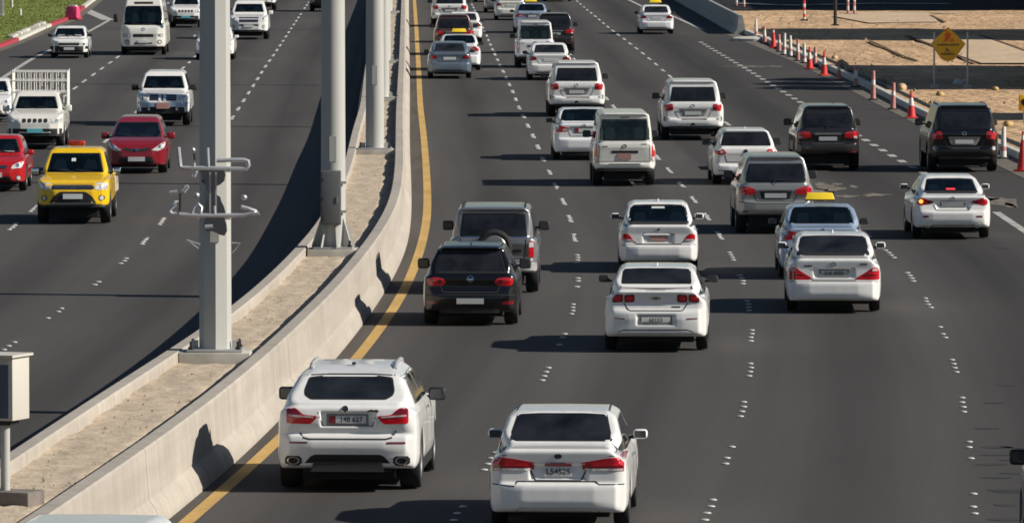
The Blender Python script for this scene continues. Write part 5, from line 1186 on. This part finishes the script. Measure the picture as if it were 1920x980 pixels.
for _ in range(170):
    px = rg.uniform(1400, 1960); y = rg.uniform(250, 420); x = KERB(min(y, ky1)) + .9 + rg.random() ** 1.5 * 14; r_ = rg.uniform(.03, .11)
    P = [(x + r_ * math.cos(a) * rg.uniform(.7, 1.3), y + r_ * 1.5 * math.sin(a) * rg.uniform(.7, 1.2), .04) for a in (0, 1.2, 2.5, 3.8, 5.1)] + [(x, y, .09 + r_ * .8)]
    mb.add(P, [(k, (k + 1) % 5, 5) for k in range(5)])
tag(mb.build("rubble", nmat("rubble", (.42, .30, .18), .95, noise=[(3, (1, 1, 1), .4, 1.3)])), "scattered small rubble over the sand beside the road", "rubble", kind="stuff")
# rubble heap at the shaded part of the kerb
for i, (x, y, s_) in enumerate([(1578, 130, .35), (1592, 138, .28), (1660, 158, .3), (1676, 165, .26), (1690, 170, .22), (1565, 112, .16)]):
    lump(x, y, (s_, s_ * 1.6, s_ * .9), nmat("rubble", (.42, .30, .18), .95), "rubble_heap", ["grey rubble heap leftmost in the road-crossing shadow", "second small rubble heap inside the shaded kerb stretch", "rubble heap behind the faded pink post cones", "rubble heap directly behind the faded red post cone", "small rubble heap just left of the white-collared cone", "little upright stone in the lit sand above the shaded kerb"][i], "rubble", 20 + i)

# unseen buildings added beyond the right edge to throw the shadow bands
M_CASTER = nmat("caster_panel", (.5, .48, .42), .7, noise=[(1, (1, 1, 1), .85, 1.05)]); M_CASTER_ROOF = nmat("caster_roof", (.25, .25, .26), .6)
def shadow_building(x0, x1, y0, y1, h, label, rough=0):
    r = empty("shadow_building", ((x0 + x1) / 2, (y0 + y1) / 2, 0)); tag(r, label, "building"); wx, wy = x1 - x0, y1 - y0
    MB().box((0, 0, h / 2), (wx, wy, h)).build("caster_wall", M_CASTER, r)
    MB().box((0, 0, h + .08), (wx + .5, wy + .5, .15)).build("caster_roof_slab", M_CASTER_ROOF, r)
    n = max(2, int(wy / 4)); fl = max(1, int(h / 3))
    for f in range(fl):
        for i in range(n): MB().box((-wx / 2 - .02, -wy / 2 + wy * (i + .5) / n, 1.6 + 3 * f), (.06, 1.4, 1.1)).build("caster_window", M_GLASS, r)
    MB().box((-wx / 2 - .03, wy / 2 - 1.2, 1.05), (.06, .95, 2.1)).build("door", M_BLK, r)
    if rough:
        for i in range(3): MB().lathe([(.7, h), (.75, h + .9), (.01, h + 1.1)], (-wx / 2 + 1, -wy / 2 + wy * (i + .6) / 3.2, 0), n=16).build("caster_tank", M_CASTER, r, smooth=40)
TE = math.tan(R(SUN_EL))
def caster(tipx, x0, wx, y0, y1, label, rough=0): shadow_building(x0, x0 + wx, y0, y1, (x0 - tipx) * TE * 1.02, label, rough)
caster(12.9, 28.5, 8, at(0, 79).y, at(0, 58).y, "pale unseen building added beyond the right edge to shade the far sand", 0)
caster(13.5, 24.5, 6, at(0, 177).y + 3, at(0, 127).y, "cream unseen building nearest the diamond sign, added beyond the right edge for its shadow", 1)
caster(16.2, 19.2, 3, at(0, 228).y, at(0, 214).y, "small cream unseen building by the kerb, added beyond the right edge for its shadow")
caster(14.5, 33, 10, at(0, 22).y, at(0, -12).y, "tallest pale building, added outside the frame at the far top right for its shadow")
# rough bushy tree next to the added buildings: its shadow falls on the road
def tree(x, y, h, label, seed):
    rr = random.Random(seed); r = empty("offframe_tree", (x, y, 0)); tag(r, label, "tree")
    MB().tube([(0, 0, 0), (.1, .05, h * .3), (-.05, 0, h * .6)], .16, 10, .06).build("trunk", nmat("bark", (.12, .08, .05), .95), r, smooth=40)
    mb = MB()
    for _ in range(7000):
        a = rr.uniform(0, 6.28); e = rr.uniform(-1, 1); q = rr.random() ** .4; rad = h * .23 * (1 + .25 * math.sin(3 * a + e * 4)); c = Vector((math.cos(a) * rad * math.sqrt(1 - e * e) * q, math.sin(a) * rad * 1.3 * math.sqrt(1 - e * e) * q, h * .66 + e * h * .2 * q))
        s_ = rr.uniform(.10, .22); u = Vector((rr.uniform(-1, 1), rr.uniform(-1, 1), rr.uniform(-1, 1))).normalized(); v = u.orthogonal().normalized()
        mb.add([c - u * s_, c + v * s_ * .5, c + u * s_, c - v * s_ * .5], [(0, 1, 2, 3)])
    mb.build("crown", nmat("foliage", (.05, .085, .025), .8, noise=[(1.5, (1, 1, 1), .6, 1.4)]), r)
tree(21.8, at(0, 168).y, 8.4, "bushy dark tree just beyond the right edge, by an added cream building", 1)
tree(22.2, at(0, 152).y, 8.2, "second bushy tree just beyond the right edge, farther from the camera", 2)

tree(22.0, at(0, 160).y, 8.5, "third bushy tree, unseen, added between the other two to join their shadows", 3)  # extra tree out of view, added to merge the road shadow
# ---------------------------------------------------------------- left verge: grass, painted kerb, plastic block, cabinet
KL = Curve([(-140, 138), (0, 91), (40, 76), (70, 62), (100, 48), (128, 40), (150, 24), (170, 8), (190, -6)], 3)
strip("lawn", lambda y: KL(y) - 60, lambda y: KL(y) - .28, fr(300, 500, 80), .13, M_GRASS)
strip("verge_gutter", lambda y: KL(y), lambda y: KL(y) + .45, fr(300, 500, 80), .008, M_GUT)
mb = MB(); rg = random.Random(2)
for _ in range(12000):
    y = 330 + 140 * rg.random(); x = KL(y) - .35 - 9 * rg.random(); a = rg.uniform(0, 3.1); h = rg.uniform(.02, .06); c = (math.cos(a) * .05, math.sin(a) * .05)
    mb.add([(x - c[0], y - c[1], .12), (x + c[0], y + c[1], .12), (x + rg.uniform(-.04, .04), y, .13 + h)], [(0, 1, 2)])
tag(mb.build("grass", nmat("grass_blade", (.17, .21, .04), .9, noise=[(.4, (1, .4, 1), .7, 1.3)])), "short green grass on the verge at the top left", "grass", kind="stuff")
def kerbseg(ya, yb, m, name="verge_kerb"):
    V = []; n = 6; F = []
    for y in fr(ya + .05, yb - .05, n):
        x = KL(y); V += [(x, y, 0), (x - .02, y, .15), (x - .24, y, .16), (x - .28, y, 0)]
    for i in range(n): F += [(4 * i + j, 4 * i + j + 1, 4 * i + j + 5, 4 * i + j + 4) for j in range(3)]
    F += [(0, 1, 2, 3), tuple(4 * n + j for j in (3, 2, 1, 0))]
    V = V; return mk(name, V, F)
cuts = [at(-140, 138).y, at(40, 77).y, at(97, 50).y, at(128, 38).y + 1, at(160, 16).y, at(190, -6).y]
for i, (a, b) in enumerate(zip(cuts[:-1], cuts[1:])):
    tag(mesh_obj("verge_kerb", kerbseg(a, b, None), [M_KR, M_KW, M_KR, M_KR, M_KW][i]), ["red painted kerb run at the left edge of the photo", "white painted kerb run between the two red ones beside the grass", "dark red kerb run beneath the pink plastic block", "red kerb run behind the pink plastic block", "white kerb run at the top beyond the pink block"][i], "kerb", "painted kerb runs along the grass")
for i in range(14):
    y = cuts[1] + (cuts[2] - cuts[1]) * (i + .5) / 14; o = MB().box((0, 0, 0), (.3, 1.1, .16)).build("kerb_stone", M_KW, bevel=.04); o.location = (KL(y) - .45, y, .19); o.rotation_euler = (rg.uniform(-.05, .05), rg.uniform(-.1, .1), -math.atan(KL.tan(y)) + rg.uniform(-.1, .1))
    tag(o, "loose white stone block, end of its row at the red left kerb" if i == 0 else "loose white stone block, end of its row nearest the pink block" if i == 13 else "loose white stone block between the two end blocks of its row", "kerb stone", "loose white stones on the kerb")
p = at(134, 40); r = empty("plastic_barrier", (p.x - .1, p.y + 3, .12), -.35); tag(r, "bright pink red plastic road block on the kerb by the grass", "road block")
def wedge(c0, d0, c1, d1):
    V = [(c0[0] + sx * d0[0] / 2, c0[1] + sy * d0[1] / 2, c0[2]) for sx, sy in ((-1, -1), (1, -1), (1, 1), (-1, 1))] + [(c1[0] + sx * d1[0] / 2, c1[1] + sy * d1[1] / 2, c1[2]) for sx, sy in ((-1, -1), (1, -1), (1, 1), (-1, 1))]
    return MB().add(V, [(3, 2, 1, 0), (4, 5, 6, 7), (0, 1, 5, 4), (1, 2, 6, 5), (2, 3, 7, 6), (3, 0, 4, 7)])
M_PK = nmat("plastic_pink", (.72, .06, .17), .5, noise=[(2, (1, 1, 1), .85, 1.1)])
wedge((0, 0, 0), (.72, .6, 0), (0, 0, .62), (.62, .35, 0)).build("block_body", M_PK, r, bevel=.05)
wedge((0, 0, .62), (.5, .3, 0), (0, 0, .70), (.42, .24, 0)).build("top_rib", M_KW, r, bevel=.02); MB().box((0, 0, -.04), (.86, .7, .09)).build("foot", nmat("kerb_red", (.38, .03, .05), .7), r, bevel=.02)
p = at(4, 34); r = empty("utility_cabinet", (p.x - .35, p.y, .13)); tag(r, "grey utility cabinet on the grass at the top left corner", "cabinet")
MB().box((0, 0, 1.0), (.72, .5, 2)).build("cabinet_body", nmat("cabinet_grey", (.25, .25, .23), .7), r, bevel=.02); MB().box((.0, -.26, 1.0), (.6, .02, 1.8)).build("cabinet_door", nmat("cabinet_grey", (.25, .25, .23), .7), r)
MB().box((0, 0, .03), (.9, .7, .1)).build("base", M_CONC2, r); MB().box((.42, -.2, 1.0), (.1, .1, 2.1)).build("post", M_KW, r)
for (x, y, h, lb) in ((22, 18, 1.6, "white marker post on the grass right of the grey cabinet"), (38, 34, .35, "short white peg in the grass near the corner")):
    p = at(x, y); r = empty("verge_post", (p.x, p.y, .1)); tag(r, lb, "post"); MB().lathe([(.08, 0), (.08, h), (.05, h + .04), (.005, h + .05)], n=12).build("shaft", M_KW, r, smooth=40); MB().lathe([(.11, 0), (.11, .08), (.01, .08)], n=12).build("collar", M_CONC2, r)
